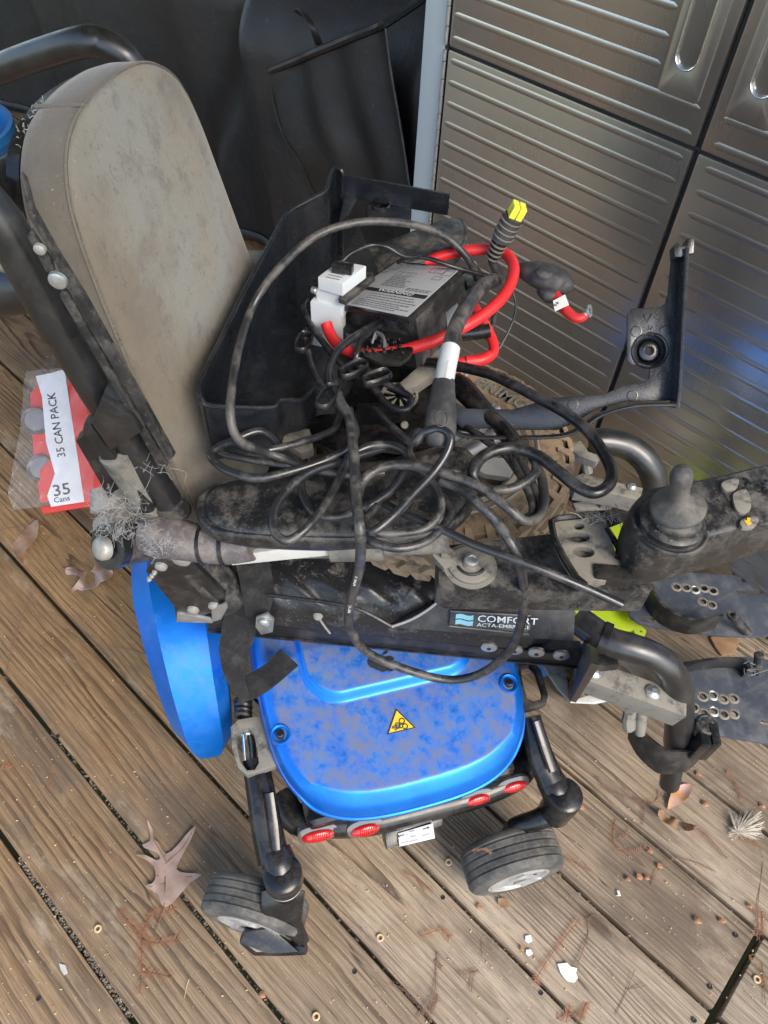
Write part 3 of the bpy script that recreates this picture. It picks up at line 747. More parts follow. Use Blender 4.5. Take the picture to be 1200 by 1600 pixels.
# ---- black chassis under the cover, battery box at the rear
body = wp('chassis', MB().box(Bp(.168, -.50, .165), BA, BB, UP, (.27, .31, .19), .02), 'black_plastic')
wp('rear_panel', MB().box(Bp(.168, -.335, .195), BA, BB, UP, (.30, .05, .07), .015, 3), 'dirty_grey' if 0 else 'black_plastic')
bb = wp('battery_box', MB().plate([Z(600, 1298, .172), Z(694, 1262, .172), Z(692, 1290, .16), Z(604, 1328, .16)], .045, bev=.004, taper=.9), 'black_plastic')
lbc = [Z(621, 1303, .166), Z(676, 1287, .166), Z(679, 1310, .164), Z(624, 1323, .164)]
n_ = (lbc[1] - lbc[0]).cross(lbc[3] - lbc[0]).normalized(); n_ = n_ if n_.dot(CAM - lbc[0]) > 0 else -n_
lab = wp('battery_label', MB().plate([q + n_ * .004 for q in lbc], .003, bev=.0004), 'white_print', bb)
ex = (lbc[1] - lbc[0]).normalized(); ey = n_.cross(ex)
o = lbc[3] + n_ * .0048
W_ = (lbc[2] - lbc[3]).length
for u_, v_, L_ in ((.36, .0135, .008), (.36, .0065, .008), (.66, .0035, .013), (.06, .002, .011), (.3, .001, .012), (.1, .0165, .007), (.74, .0185, .005)):
    fineprint(o + ex * (W_ * u_) + ey * v_, ex, ey, L_, .0017, 'black_print', bb)
mb = MB()
for u_, v_, d_ in ((.06, .012, -1), (.74, .012, 1), (.8, .019, 1)):
    c = o + ex * (W_ * u_) + ey * v_
    mb.add([c, c + ex * .007, c + ex * .007 + ey * .0009, c + ey * .0009], [(0, 1, 2, 3)])
    e = c + ex * (.007 if d_ > 0 else 0) + ey * .00045
    mb.add([e + ey * .0018, e - ey * .0018, e + ex * (.003 * d_)], [(0, 1, 2)])
wp('label_arrows', mb, 'black_print', bb, smooth=False)
hp = [Z(617, 1291, .178), Z(640, 1280, .185), Z(665, 1273, .185), Z(695, 1270, .178)]
wp('pull_handle', MB().tube(hp, .0042, 8, smooth=6), 'chrome', bb)
# lamps: clear surround and red oval lens, two each side
def lamp(x, y, wpx, hpx, tilt, z):
    c = Z(x, y, z); ex = (Z(x + 10, y + 10 * tilt, z) - c).normalized(); nn = (BB * .75 + UP * .55).normalized()
    ex = (ex - nn * ex.dot(nn)).normalized(); ey = nn.cross(ex)
    k = .00088
    lp = wp('tail_lamp', MB().plate([c + ex * (wpx * .62 * k * math.copysign(abs(math.cos(t)) ** .7, math.cos(t))) + ey * (hpx * .72 * k * math.copysign(abs(math.sin(t)) ** .7, math.sin(t)) + .003) for t in [2 * math.pi * i / 28 for i in range(28)]], .018, nn, bev=.003), 'clear_lens')
    def lens(u, v):
        r = u; t = 2 * math.pi * v
        return c + ex * (wpx * .5 * k * r * math.cos(t)) + ey * (hpx * .5 * k * r * math.sin(t)) + nn * (.001 + .0045 * math.sqrt(max(0, 1 - r * r)))
    wp('red_lens', MB().grid(lens, 8, 32), 'red_lens', lp, sharp=180)
    mb = MB()
    for i in range(-4, 6):
        a0 = c + ex * (.0026 * i + .003) ; hh = hpx * .36 * k * math.sqrt(max(0, 1 - ((.0026 * i + .003) / (wpx * .5 * k)) ** 2))
        mb.tube([a0 - ey * hh + nn * .0048, a0 + nn * .0058, a0 + ey * hh + nn * .0048], .0006, 4)
    wp('lens_ribs', mb, 'red_lens', lp)
lamp(497, 1306, 50, 20, -.14, .2); lamp(571, 1297, 46, 20, -.22, .2); lamp(746, 1249, 44, 17, -.3, .2); lamp(803, 1229, 44, 17, -.33, .2)
# black under-skirt joining the lamps
sk = [Z(x, y, .2) for x, y in ((440, 1262), (468, 1300), (520, 1305), (590, 1300), (690, 1275), (760, 1255), (825, 1222), (838, 1170))]
wp('skirt', MB().tube([q - UP * .012 + BB * -.02 for q in sk], .02, 10, smooth=6), 'black_plastic')

# ---- fenders
def fender(sgn, name_mat='blue_paint_clean'):
    c0 = (.168 - sgn * .264, -.655)
    prof = [(-.052, -.08), (-.051, -.034), (-.028, -.001), (.028, .001), (.045, -.014), (.048, -.045)]   # across, radial
    A0, A1 = 2, 150
    def fp(u, v):
        t = rad(A0 + (A1 - A0) * u)
        i = v * (len(prof) - 1); k = min(int(i), len(prof) - 2); f = i - k
        pa = prof[k][0] * (1 - f) + prof[k + 1][0] * f; pr = prof[k][1] * (1 - f) + prof[k + 1][1] * f
        e = min(1, u / .10)
        shrink = math.sqrt(max(.02, 1 - (1 - e) ** 2))
        pa *= (.80 + .45 * min(1, u / .55)) * (.45 + .55 * shrink)
        R_ = .202 + (pr if True else 0)
        return Bp(c0[0] + pa * sgn * -1 * -1, c0[1] + R_ * math.cos(t), .178 + R_ * math.sin(t))
    return wp('fender', MB().grid(fp, 70, 36), name_mat, sharp=16)
fender(1); fender(-1)
# drive wheel on the far side, under its fender
def tyre_prof(R_, w_, lug=0):
    return [(R_ * .62, -w_ * .36), (R_ * .66, -w_ * .45), (R_ * .78, -w_ * .5), (R_ * .9, -w_ * .48), (R_ * .97, -w_ * .38), (R_, -w_ * .2), (R_, w_ * .2), (R_ * .97, w_ * .38), (R_ * .9, w_ * .48), (R_ * .78, w_ * .5), (R_ * .66, w_ * .45), (R_ * .62, w_ * .36)]
wr = wp('drive_wheel', MB().lathe(tyre_prof(.168, .075), Bp(.44, -.655, .168), BA, 40), 'muddy_tyre')
wp('rim', MB().lathe([(0, .02), (.05, .022), (.1, .018), (.106, .026), (.106, -.026), (0, -.02)], Bp(.44, -.655, .168), BA, 32), 'rim_silver', wr)

# ---- castors
def castor(hub, ax, R_, w_, knee, fork=True):
    ax = ax.normalized(); c = hub - ax * (w_ / 2); 
    return c
def castor_wheel(c, ax, R_, w_, arm):
    pr = [(R_ * .60, -w_ * .42), (R_ * .64, -w_ * .48), (R_ * .8, -w_ * .5), (R_ * .93, -w_ * .46)]
    # tread with fine grooves
    xs = [-.40, -.30]
    tread = []
    for g in (-.27, -.09, .09, .27):
        tread += [(1., g - .035), (.975, g - .02), (.975, g + .02), (1., g + .035)]
    pr += [(R_ * .985, -w_ * .38)] + [(R_ * r, w_ * h) for r, h in tread] + [(R_ * .985, w_ * .38), (R_ * .93, w_ * .46), (R_ * .8, w_ * .5), (R_ * .64, w_ * .48), (R_ * .60, w_ * .42)]
    wp('castor_tyre', MB().lathe(pr, c, ax, 56), 'tyre_rubber', arm, sharp=30)
    for sg in (1, -1):
        n = ax * sg
        mb = MB().lathe([(R_ * .62, w_ * .40), (R_ * .635, w_ * .49), (R_ * .60, w_ * .505), (R_ * .56, w_ * .47), (R_ * .54, w_ * .36), (R_ * .5, w_ * .30), (0, w_ * .28)], c, n, 44)
        e1 = n.orthogonal().normalized(); e2 = n.cross(e1)
        for k in range(3):
            t = 2 * math.pi * k / 3 + .5; d = e1 * math.cos(t) + e2 * math.sin(t); q = n.cross(d)
            L = [c + d * (R_ * f) + q * (R_ * wd) + n * (w_ * h) for f, wd, h in ((.12, .2, .46), (.3, .13, .44), (.45, .15, .44), (.57, .24, .47))]
            Rr = [c + d * (R_ * f) - q * (R_ * wd) + n * (w_ * h) for f, wd, h in ((.12, .2, .46), (.3, .13, .44), (.45, .15, .44), (.57, .24, .47))]
            mb.ribbon(L, Rr, .006)
        mb.lathe([(R_ * .26, w_ * .3), (R_ * .26, w_ * .5), (R_ * .23, w_ * .515), (R_ * .19, w_ * .5)], c, n, 28)
        wp('castor_rim', mb, 'rim_silver', arm)
        wp('hub_cap', MB().lathe([(R_ * .195, w_ * .46), (R_ * .19, w_ * .49), (R_ * .1, w_ * .5), (0, w_ * .5)], c, n, 24), 'dirty_grey', arm)
# left castor: arm, knuckle, fork and wheel
axL = V((.50, -.866, 0)); hubL = Z(389, 1450, .074); cL = hubL - axL * .027
armL = wp('castor_arm', MB().tube([Z(398, 1185, .27), Z(408, 1240, .255), Z(418, 1300, .235), Z(428, 1345, .222)], [.017, .019, .0205, .021], 12, smooth=5, flat=.75), 'black_plastic')
wp('arm_cover', MB().tube([Z(421, 1238, .285), Z(428, 1290, .262), Z(432, 1328, .248)], [.007, .0075, .0065], 8, smooth=3, flat=.6), 'black_plastic', armL)
kc = Z(443, 1372, .205)
wp('knuckle', MB().lathe([(0, .028), (.020, .0275), (.0245, .024), (.0255, .019), (.0255, -.008), (.023, -.012), (.0225, -.03), (.021, -.034), (.021, -.05), (0, -.05)], kc, UP, 32).tube([Z(429, 1330, .226), Z(436, 1350, .222), Z(441, 1368, .214)], [.021, .0225, .023], 14, smooth=4, flat=.8), 'black_plastic', armL)
wp('bearing_ring', MB().lathe([(.0225, -.018), (.0248, -.017), (.0248, -.013), (.0225, -.012)], kc, UP, 32), 'zinc', armL)
FK = [Z(443, 1412, .155), Z(452, 1440, .125), Z(458, 1465, .09), Z(455, 1482, .066)]
fkS = axL * .0
mb = MB()
outer = [(409, 1400, .165), (412, 1425, .15), (432, 1452, .118), (452, 1472, .092), (462, 1490, .055), (478, 1492, .052), (482, 1474, .075), (474, 1440, .118), (477, 1418, .15), (472, 1398, .165)]
wp('castor_fork', MB().plate([Z(*q) for q in ((408, 1392, .17), (407, 1424, .152), (428, 1452, .118), (455, 1468, .09), (474, 1488, .06), (484, 1468, .078), (472, 1440, .112), (474, 1416, .15), (477, 1392, .17), (440, 1386, .178))], .024, (CAM - Z(440, 1440, .13)).normalized(), bev=.005), 'black_plastic', armL)
wp('fork_leg', MB().tube([Z(478, 1482, .062), Z(440, 1480, .054), Z(400, 1478, .06), Z(382, 1466, .072)], [.008, .011, .012, .009], 8, flat=1.2), 'black_plastic', armL)
wp('axle_cover', MB().plate([Z(374, 1474, .085), Z(382, 1456, .092), Z(424, 1450, .092), (Z(468, 1488, .07)), Z(420, 1492, .07)], .018, bev=.003), 'black_plastic', armL)
castor_wheel(cL, axL, .0745, .054, armL)
# right castor
axR = V((.84, -.54, 0)); hubR = Z(811, 1377, .074); cR = hubR - axR * .030
armR = wp('castor_arm', MB().tube([Z(828, 1120, .27), Z(838, 1160, .255), Z(850, 1195, .24), Z(862, 1222, .23)], [.016, .018, .0195, .0205], 12, smooth=5, flat=.75), 'black_plastic')
wp('arm_cover', MB().tube([Z(838, 1126, .295), Z(852, 1170, .275), Z(864, 1205, .26)], [.0065, .007, .0065], 8, smooth=3, flat=.6), 'black_plastic', armR)
kc = Z(878, 1250, .212)
wp('knuckle', MB().lathe([(0, .026), (.0195, .0255), (.024, .022), (.025, .017), (.025, -.012), (.0235, -.016), (.023, -.05), (.018, -.056), (0, -.056)], kc, UP, 32).tube([Z(858, 1215, .228), Z(868, 1232, .225), Z(876, 1247, .218)], [.0205, .022, .0225], 14, smooth=4, flat=.8), 'black_plastic', armR)
wp('castor_fork', MB().tube([kc - UP * .045, Z(842, 1280, .155), Z(806, 1292, .13), cR - axR * .03 + UP * .03, cR - axR * .034], [.018, .015, .014, .011, .009], 10, smooth=5), 'black_plastic', armR)
castor_wheel(cR, axR, .0745, .06, armR)
# lashing brackets
lp = [Z(x, y, .285) for x, y in ((372, 1124), (416, 1116), (424, 1128), (424, 1160), (434, 1176), (432, 1196), (386, 1211), (372, 1200), (362, 1168), (360, 1136))]
hl = [Z(x, y, .285) for x, y in ((380, 1138), (388, 1136), (396, 1146), (402, 1172), (404, 1192), (398, 1202), (386, 1203), (376, 1190), (370, 1164), (370, 1146))]
lbk = wp('lashing_bracket', MB().plate(lp, .012, UP, [hl], .002), 'dirty_grey')
wp('shock_rod', MB().cyl(Z(388, 1150, .262), Z(392, 1200, .262), .0095, 14).cyl(Z(387, 1140, .262), Z(388, 1152, .262), .0115, 14), 'chrome', lbk)
wp('shock_rod', MB().cyl(Z(386, 1125, .268), Z(387, 1141, .264), .012, 14), 'black_plastic', lbk)
sp = [Z(380 + 11 * math.cos(t), 1092 + 5 * math.sin(t) + 28 * t / 25.1, .275 - .012 * math.sin(t)) for t in [i * 25.1 / 90 for i in range(91)]]
wp('shock_spring', MB().tube(sp, .0036, 6), 'black_metal')
lp = [Z(x, y, .30) for x, y in ((790, 1034), (832, 1032), (846, 1046), (857, 1086), (854, 1098), (842, 1104), (812, 1110), (800, 1090))]
hl = [Z(x, y, .30) for x, y in ((814, 1042), (828, 1038), (837, 1048), (848, 1082), (846, 1092), (834, 1095), (824, 1090), (816, 1062))]
wp('lashing_bracket', MB().plate(lp, .012, UP, [hl], .002), 'black_metal')

# ---- seat frame
RL = .464
def rail_box(l0, l1, z0, z1, s0, s1, mat='black_metal', bev=.002):
    return MB().box(S((s0 + s1) / 2, (l0 + l1) / 2, (z0 + z1) / 2), SU, SW, UP, (s1 - s0, abs(l1 - l0), z1 - z0), bev)
rl = wp('seat_rail', rail_box(.466, .488, .424, .45, -.235, .232), 'black_metal')
wp('rail_flange', rail_box(.470, .492, .4505, .4535, -.235, .21), 'black_metal', rl)
wp('rail_lip', rail_box(.462, .4655, .424, .4275, -.235, .232), 'black_metal', rl)
wp('seat_rail', rail_box(.86, .882, .424, .45, -.235, .232), 'black_metal')
for s in (-.2, 0, .2): wp('cross_bar', MB().box(S(s, .674, .425), SU, SW, UP, (.03, .37, .02), .003), 'black_metal')
wp('seat_pan', MB().box(S(0, .674, .4405), SU, SW, UP, (.44, .36, .004), .001), 'black_metal')
wp('seat_post', MB().box(Bp(.168, -.64, .38), BA, BB, UP, (.16, .14, .08), .006), 'black_metal')
for px_ in (764, 804, 838, 877):
    p = PL(px_, 1010 + (px_ - 764) * .115, SW * .4655, SW)
    bt = MB().lathe([(0, .0035), (.004, .0035), (.0055, .0032), (.0098, .0022), (.0105, 0), (.0105, -.001)], p, -SW, 24)
    bo = wp('rail_bolt', bt, 'zinc', rl)
    wp('bolt_socket', MB().lathe([(0, .0042), (.0028, .0042), (.0028, .0035)], p, -SW, 6), 'black_print', rl, smooth=False)

# ---- seat cushion: soft black vinyl, creased along its side
def cush(u, v):
    r = max(abs(u), abs(v)); n = 7
    du, dv = (u / r, v / r) if r > 1e-6 else (1, 0)
    k = (abs(du) ** n + abs(dv) ** n) ** (-1 / n) if r > 1e-6 else 1
    k2 = 1 + (k - 1) * r
    s, l = u * k2 * .232, v * k2 * .212
    e = (1 - r) / .16
    z = .062 * math.sqrt(max(0, 1 - (1 - min(1, e)) ** 2))
    l2 = .676 + l; s2 = -.012 + s
    cre = math.exp(-((e - .5) / .5) ** 2) * (.006 * math.sin(s2 * 55 + 3 * math.sin(s2 * 21)) + .004 * math.sin(s2 * 130 + e * 7))
    return S(s2, l2, .4545 + max(0, z + cre * min(1, e * 2)))
mb = MB(); mb.grid(lambda u, v: cush(wgt(2 * u - 1), wgt(2 * v - 1)), 110, 110)
cu = wp('seat_cushion', mb, 'cushion_vinyl', sharp=180)
# side panel of the cushion towards its front, with piping and a logo badge
def onside(x, y, o=0.):  # slanted side plane of the cushion
    n = (-SW * .8 + UP * .6).normalized(); return PL(x, y, S(0, .473, .47) + n * (o + .026), n)
mesh_pts = [onside(x, y, .004) for x, y in ((606, 981), (690, 940), (900, 945), (897, 1003), (760, 993))]
wp('cushion_side', MB().plate(mesh_pts, .01, bev=.003), 'cushion_mesh', cu)
wp('piping', MB().tube([onside(x, y, .006) for x, y in ((612, 979), (640, 969), (665, 955), (686, 939))], .0017, 6, smooth=4), 'cobweb', cu)
wp('piping', MB().tube([onside(x, y, .0045) for x, y in ((420, 930), (500, 940), (560, 952), (612, 979))], .0022, 6, smooth=5), 'cushion_vinyl', cu)
bd = [(704, 955), (829, 962), (826, 991), (702, 978)]
bdp = [onside(x, y, .0085) for x, y in bd]
bdg = wp('logo_badge', MB().plate(bdp, .0035, bev=.0012), 'black_plastic', cu)
bx_ = (bdp[1] - bdp[0]).normalized(); bn = (bdp[1] - bdp[0]).cross(bdp[3] - bdp[0]).normalized(); bn = bn if bn.dot(CAM - bdp[0]) > 0 else -bn
by_ = bn.cross(bx_); bw = (bdp[1] - bdp[0]).length; bh = abs((bdp[3] - bdp[0]).dot(by_))
bo = bdp[0] - by_ * bh + bn * .0006
text('COMFORT', bo + bx_ * (bw * .34) + by_ * (bh * .42), bx_, by_, bh * .62, 'white_print', cu, sx=1.28, bold=.004)
text('ACTA-EMBRACE', bo + bx_ * (bw * .34) + by_ * (bh * .09), bx_, by_, bh * .34, 'white_print', cu, sx=1.36, bold=.004)
mb = MB()
for j in range(2):
    z0 = .14 + .38 * j
    for i in range(12):
        def yy(t): return z0 + .05 * math.sin(2 * math.pi * t)
        t0, t1 = i / 12, (i + 1) / 12
        q = lambda t, d: bo + bx_ * (bw * (.07 + .22 * t)) + by_ * (bh * (yy(t) + d)) + bn * .0003
        mb.add([q(t0, 0), q(t1, 0), q(t1, .31), q(t0, .31)], [(0, 1, 2, 3)])
wp('logo_mark', mb, 'cyan_print', cu, smooth=False)
wp('badge_rim', MB().tube([q + bn * .0003 for q in bdp], .0011, 6, closed=True), 'dirty_grey', cu)

# ---- backrest
yw, rc = rad(-8), rad(9)
bu = SU * math.cos(yw) + SW * math.sin(yw); bwv = -SU * math.sin(yw) + SW * math.cos(yw)
BN = (bu * math.cos(rc) + UP * math.sin(rc)).normalized(); BU = (-bu * math.sin(rc) + UP * math.cos(rc)).normalized()
BP0 = S(-.225, .5, .62)
def BK(l, z, d=0): return BP0 + bwv * (l - .5) + BU * (z - .62) - BN * d      # across, up, behind the face
outl = [(.512, .50), (.506, .62), (.506, .72), (.509, .82), (.514, .90), (.522, .955), (.538, .988), (.562, 1.008), (.595, 1.017), (.635, 1.019), (.68, 1.014), (.715, 1.0), (.742, .975), (.757, .935), (.766, .88), (.778, .80), (.79, .72), (.798, .62), (.80, .50)]
OC = (.652, .76)
NR = 18
outl = [(l, z if z < .88 else .88 + (z - .88) * .93) for l, z in outl]
ofull, _ = cat([V((l, z, 0)) for l, z in outl], 5)
mb = MB()
def backpt(i, r):
    q = ofull[i]; c = V((OC[0], min(max(q.y, .52), .9) if False else OC[1], 0))
    l = c.x + (q.x - c.x) * r; z = c.y + (q.y - c.y) * r
    return l, z
rings = []
prof = [(0., -.010), (.3, -.009), (.6, -.006), (.8, -.002), (.92, .001), (.975, .0035), (.992, .0055), (1.0, .0095), (1.008, .020), (1.008, .036), (.998, .050), (.97, .056)]
for r, d in prof[1:]:
    rings.append([BK(*backpt(i, r), d) for i in range(len(ofull))])
n_i = len(ofull); NF = 7; fr_, gr_ = rings[:NF], rings[NF - 1:]
vs = [BK(*OC, -.010)] + [p for rg in fr_ for p in rg]; fs = []
for i in range(n_i): fs.append((0, 1 + i, 1 + (i + 1) % n_i))
for k in range(len(fr_) - 1):
    for i in range(n_i): fs.append((1 + k * n_i + i, 1 + k * n_i + (i + 1) % n_i, 1 + (k + 1) * n_i + (i + 1) % n_i, 1 + (k + 1) * n_i + i))
bk = wp('backrest', mb.add(vs, fs), 'back_fabric', sharp=60)
vs = [p for rg in gr_ for p in rg]; fs = []
for k in range(len(gr_) - 1):
    for i in range(n_i): fs.append((k * n_i + i, k * n_i + (i + 1) % n_i, (k + 1) * n_i + (i + 1) % n_i, (k + 1) * n_i + i))
fs.append(tuple((len(gr_) - 1) * n_i + i for i in range(n_i)))
wp('gusset', MB().add(vs, fs), 'gusset_fabric', bk, sharp=60)
seam = [BK(*backpt(i, 1.003), .0085) for i in range(n_i)]
wp('seam', MB().tube(seam, .0014, 6), 'gusset_fabric', bk)
mb = MB()
for i in range(2, n_i * 3 - 2):
    f = i / 3; k = min(int(f), n_i - 2); p = seam[k].lerp(seam[k + 1], f - k); t = (seam[k + 1] - seam[k]).normalized()
    mb.tube([p - t * .0012 + BN * .0022 + bwv * .0004, p + t * .0012 + BN * .0022], .0005, 4)
wp('stitching', mb, 'dirty_grey', bk)
# gusset seam over the shoulder, torn edge with frayed threads
gs = [BK(*backpt(39, 1.011), d) for d in (.006, .017, .029, .041, .051)]
wp('seam', MB().tube(gs, .0014, 6), 'gusset_fabric', bk)
mb = MB()
for _ in range(22):
    i = random.randint(33, 40); p = BK(*backpt(i, 1.0 + random.uniform(-.005, .01)), random.uniform(.046, .056))
    d = V((random.uniform(-1, 1), random.uniform(-1, 1), random.uniform(-.3, 1))).normalized() * random.uniform(.002, .007)
    mb.tube([p, p + d * .5 + UP * .001, p + d], .0004, 3)
wp('frayed_edge', mb, 'lint', bk)
wp('back_shell', MB().plate([BK(*backpt(i, .975),   .0565) for i in range(0, n_i, 2)], .012, BN, bev=.0), 'black_plastic')

# ---- back posts and push handles (near post along the viewer's side)
def AB(x, y, l): return A(x, y, l)
post = wp('back_post', MB().tube([AB(-40, 300, .47), AB(0, 345, .47), AB(25, 385, .47), AB(70, 470, .47), AB(95, 520, .47), ], .0158, 18, smooth=4), 'black_tube')
wp('post_lower', MB().tube([AB(88, 505, .472), AB(150, 610, .472), AB(185, 665, .472), AB(270, 795, .472)], [.0148, .0148, .0148, .0148], 18), 'black_tube', post)
wp('foot_cap', MB().tube([AB(262, 782, .472), AB(276, 803, .472)], .0168, 20), 'dusty_black', post)
strip_o = [(30, 275), (44, 340), (66, 376), (90, 420), (118, 478), (170, 565), (215, 642), (262, 722), (272, 714), (228, 636), (182, 556), (130, 464), (96, 410), (70, 366), (50, 330), (38, 285)]
bs = wp('side_strip', MB().plate([A(x, y, .447) for x, y in strip_o], .006, -SW, bev=.0015), 'dusty_black')
for x, y, r in ((91, 437, .0072), (63, 388, .0045)):
    wp('strip_bolt', MB().lathe([(0, .0035), (r * .6, .0033), (r * .9, .0024), (r, 0)], A(x, y, .4465), -SW, 18), 'zinc' if r > .007 else 'bolt_dusty', bs)
wp('strip_raised', MB().plate([A(x, y, .4465) for x, y in ((42, 370), (48, 360), (80, 410), (84, 425), (72, 426))], .004, -SW, bev=.0008).plate([A(x, y, .4465) for x, y in ((92, 462), (98, 452), (106, 460), (186, 600), (262, 728), (250, 735), (180, 610))], .004, -SW, bev=.001), 'dusty_black', bs)
cb = wp('clamp_block', MB().plate([A(x, y, .440) for x, y in ((142, 662), (158, 622), (205, 652), (221, 676), (172, 706))], .022, -SW, bev=.003), 'black_tube')
wp('clamp_arm', MB().plate([A(x, y, .452) for x, y in ((130, 665), (142, 664), (172, 706), (240, 800), (222, 806), (128, 675))], .014, -SW, bev=.002), 'black_metal', cb)
wp('actuator_rod', MB().tube([A(178, 708, .46), A(248, 812, .47)], .0145, 14), 'dirty_grey', cb)
wp('clamp_plate', MB().plate([A(x, y, .47) for x, y in ((118, 690), (140, 672), (190, 760), (170, 780))], .012, -SW, bev=.002), 'black_metal', cb)
# far post and the push handle
fp = [A(x, y, .80) for x, y in ((225, 130), (205, 100), (190, 84), (160, 68), (128, 66))] + [A(60, 86, .82), A(0, 108, .84), A(-60, 132, .86)]
wp('push_handle', MB().tube(fp, .0145, 18, smooth=8), 'black_tube', sharp=120)
wp('far_post', MB().tube([A(232, 140, .80), S(-.33, .80, .60)], .0185, 14), 'black_tube')
wp('cross_tube', MB().tube([A(-30, 310, .52), A(32, 268, .70)], .018, 14), 'black_tube')
wp('motor_tube', MB().tube([A(-40, 450, .56), A(52, 440, .56)], .028, 16), 'black_tube')
wp('link_rod', MB().tube([A(-20, 395, .54), A(40, 415, .54)], .012, 12), 'zinc')

# ---- armrest hinge at the back, grip, arm tube and pad
hg = wp('hinge_knuckle', MB().tube([A(222, 845, .452), A(178, 853, .430)], [.0225, .0215], 24), 'dusty_black')
wp('hinge_cap', MB().tube([A(182, 852, .432), A(168, 855, .424)], [.0235, .0235], 24), 'black_plastic', hg)
pc = A(160, 857, .4205)
wp('hinge_bolt', MB().lathe([(0, .007), (.007, .0066), (.0105, .005), (.0122, .002), (.0122, -.004)], pc, (A(178, 853, .430) - A(222, 845, .452)).normalized(), 20), 'bolt_dusty', hg)
wp('hinge_barrel', MB().tube([A(170, 830, .46), A(200, 795, .50)], [.0185, .0205], 18), 'lint', hg)
wp('hinge_barrel', MB().tube([A(172, 800, .48), A(170, 765, .50)], [.02, .0185], 16), 'lint', hg)
gp = [A(x, y, .447) for x, y in ((222, 836), (245, 838), (270, 841), (300, 847), (330, 852), (362, 854), (395, 852))]
grp = wp('arm_grip', MB().tube(gp, [.018, .0225, .0225, .0205, .0195, .0185, .016], 16, smooth=5), 'grip_foam')
for x, y in ((275, 842), (318, 850), (352, 854)):
    a, b = A(x - 2, y, .447), A(x + 3, y, .447); wp('grip_ring', MB().tube([a, b], .0215, 16), 'black_plastic', grp)
arm = wp('arm_tube', MB().tube([A(x, y, .455) for x, y in ((390, 856), (520, 853), (700, 846))], .0125, 14), 'dirty_grey')
wp('arm_sleeve', MB().plate([A(x, y, .440) for x, y in ((359, 873), (372, 868), (440, 858), (510, 847), (519, 868), (440, 876), (362, 884))], .006, -SW, bev=.0015), 'off_white', arm)
wp('arm_sleeve', MB().tube([A(518, 857, .447), A(600, 855, .447)], .014, 14), 'dirty_grey', arm)
wp('arm_scale', MB().plate([A(x, y, .445) for x, y in ((592, 858), (668, 851), (668, 864), (592, 870))], .003, -SW, bev=.0005), 'off_white', arm)
def pad_shape(pts, zt, th, nm, par=None):
    top, _ = cat([Z(x, y, zt) for x, y in pts], 5, True)
    c = sum(top, V()) / len(top); vs = []; fs = []; n = len(top)
    prof = [(0.25, .0), (.6, -.0008), (.82, -.0025), (.9, -.005), (.93, -.007), (.935, -.0085), (.96, -.0075), (.985, -.0085), (1., -.013), (1., -.02), (.985, -.024), (.95, -.0255), (.9, -th), (.3, -th)]
    vs.append(c)
    for r, d in prof: vs += [c + (p - c) * r + UP * d for p in top]
    for i in range(n): fs.append((0, 1 + i, 1 + (i + 1) % n))
    for k in range(len(prof) - 1):
        for i in range(n): fs.append((1 + k * n + i, 1 + k * n + (i + 1) % n, 1 + (k + 1) * n + (i + 1) % n, 1 + (k + 1) * n + i))
    return wp(nm, MB().add(vs, fs), 'pad_vinyl', par, sharp=50)
padn = [(303, 785), (306, 765), (325, 750), (360, 742), (430, 735), (520, 722), (620, 705), (680, 690), (720, 688), (742, 700), (750, 730), (745, 770), (725, 800), (690, 822), (640, 833), (560, 836), (440, 834), (345, 826), (312, 808)]
pad_shape(padn, .695, .034, 'armrest_pad')
padf = [(490, 425), (500, 400), (530, 385), (600, 370), (660, 348), (700, 333), (722, 331), (732, 345), (730, 370), (715, 390), (690, 398), (640, 410), (600, 432), (560, 452), (510, 460)]
pad_shape(padf, .675, .034, 'armrest_pad')
wp('arm_tube', MB().tube([S(-.3, .97, .63), S(-.1, .985, .635), S(.02, 1.0, .635)], .0125, 12), 'dirty_grey')

# ---- left side hardware: perforated plate, bolts
pp = [A(x, y, .452) for x, y in ((228, 893), (236, 878), (262, 868), (292, 870), (352, 930), (350, 944), (330, 958), (276, 972), (272, 948), (240, 908))]
sp_ = wp('side_plate', MB().plate(pp, .006, -SW, bev=.001), 'black_metal')
for x, y, r in ((252, 884, .0072), (335, 946, .0075), (302, 952, .0075), (242, 893, .003), (238, 898, .003), (234, 903, .003), (284, 873, .011)):
    wp('plate_bolt', MB().lathe([(0, .005), (r * .5, .0048), (r * .9, .003), (r, 0)], A(x, y, .4515), -SW, 18), 'bolt_dusty', sp_)
wp('side_bracket', MB().plate([A(x, y, .446) for x, y in ((330, 955), (352, 942), (356, 948), (346, 968), (332, 972))], .003, -SW, bev=.0005).plate([A(x, y, .449) for x, y in ((276, 958), (332, 968), (332, 974), (276, 972))], .003, -SW, bev=.0005), 'zinc', sp_)
wp('side_tube', MB().tube([A(300, 872, .475), A(360, 935, .475)], .024, 16), 'dusty_black')
wp('belt_washer', MB().plate([A(x, y, .450) for x, y in ((400, 966), (418, 959), (428, 970), (426, 988), (408, 992), (399, 980))], .003, -SW, bev=.0006).lathe([(0, .006), (.004, .0055), (.007, .003), (.0075, 0)], A(413, 971, .4495), -SW, 16), 'zinc')
wp('rail_knot', MB().lathe([(0, .006), (.003, .005), (.005, .003), (.006, 0)], A(497, 962, .456), -SW, 10).tube([A(500, 968, .455), A(508, 980, .452), A(516, 990, .448)], .0015, 5), 'lint')
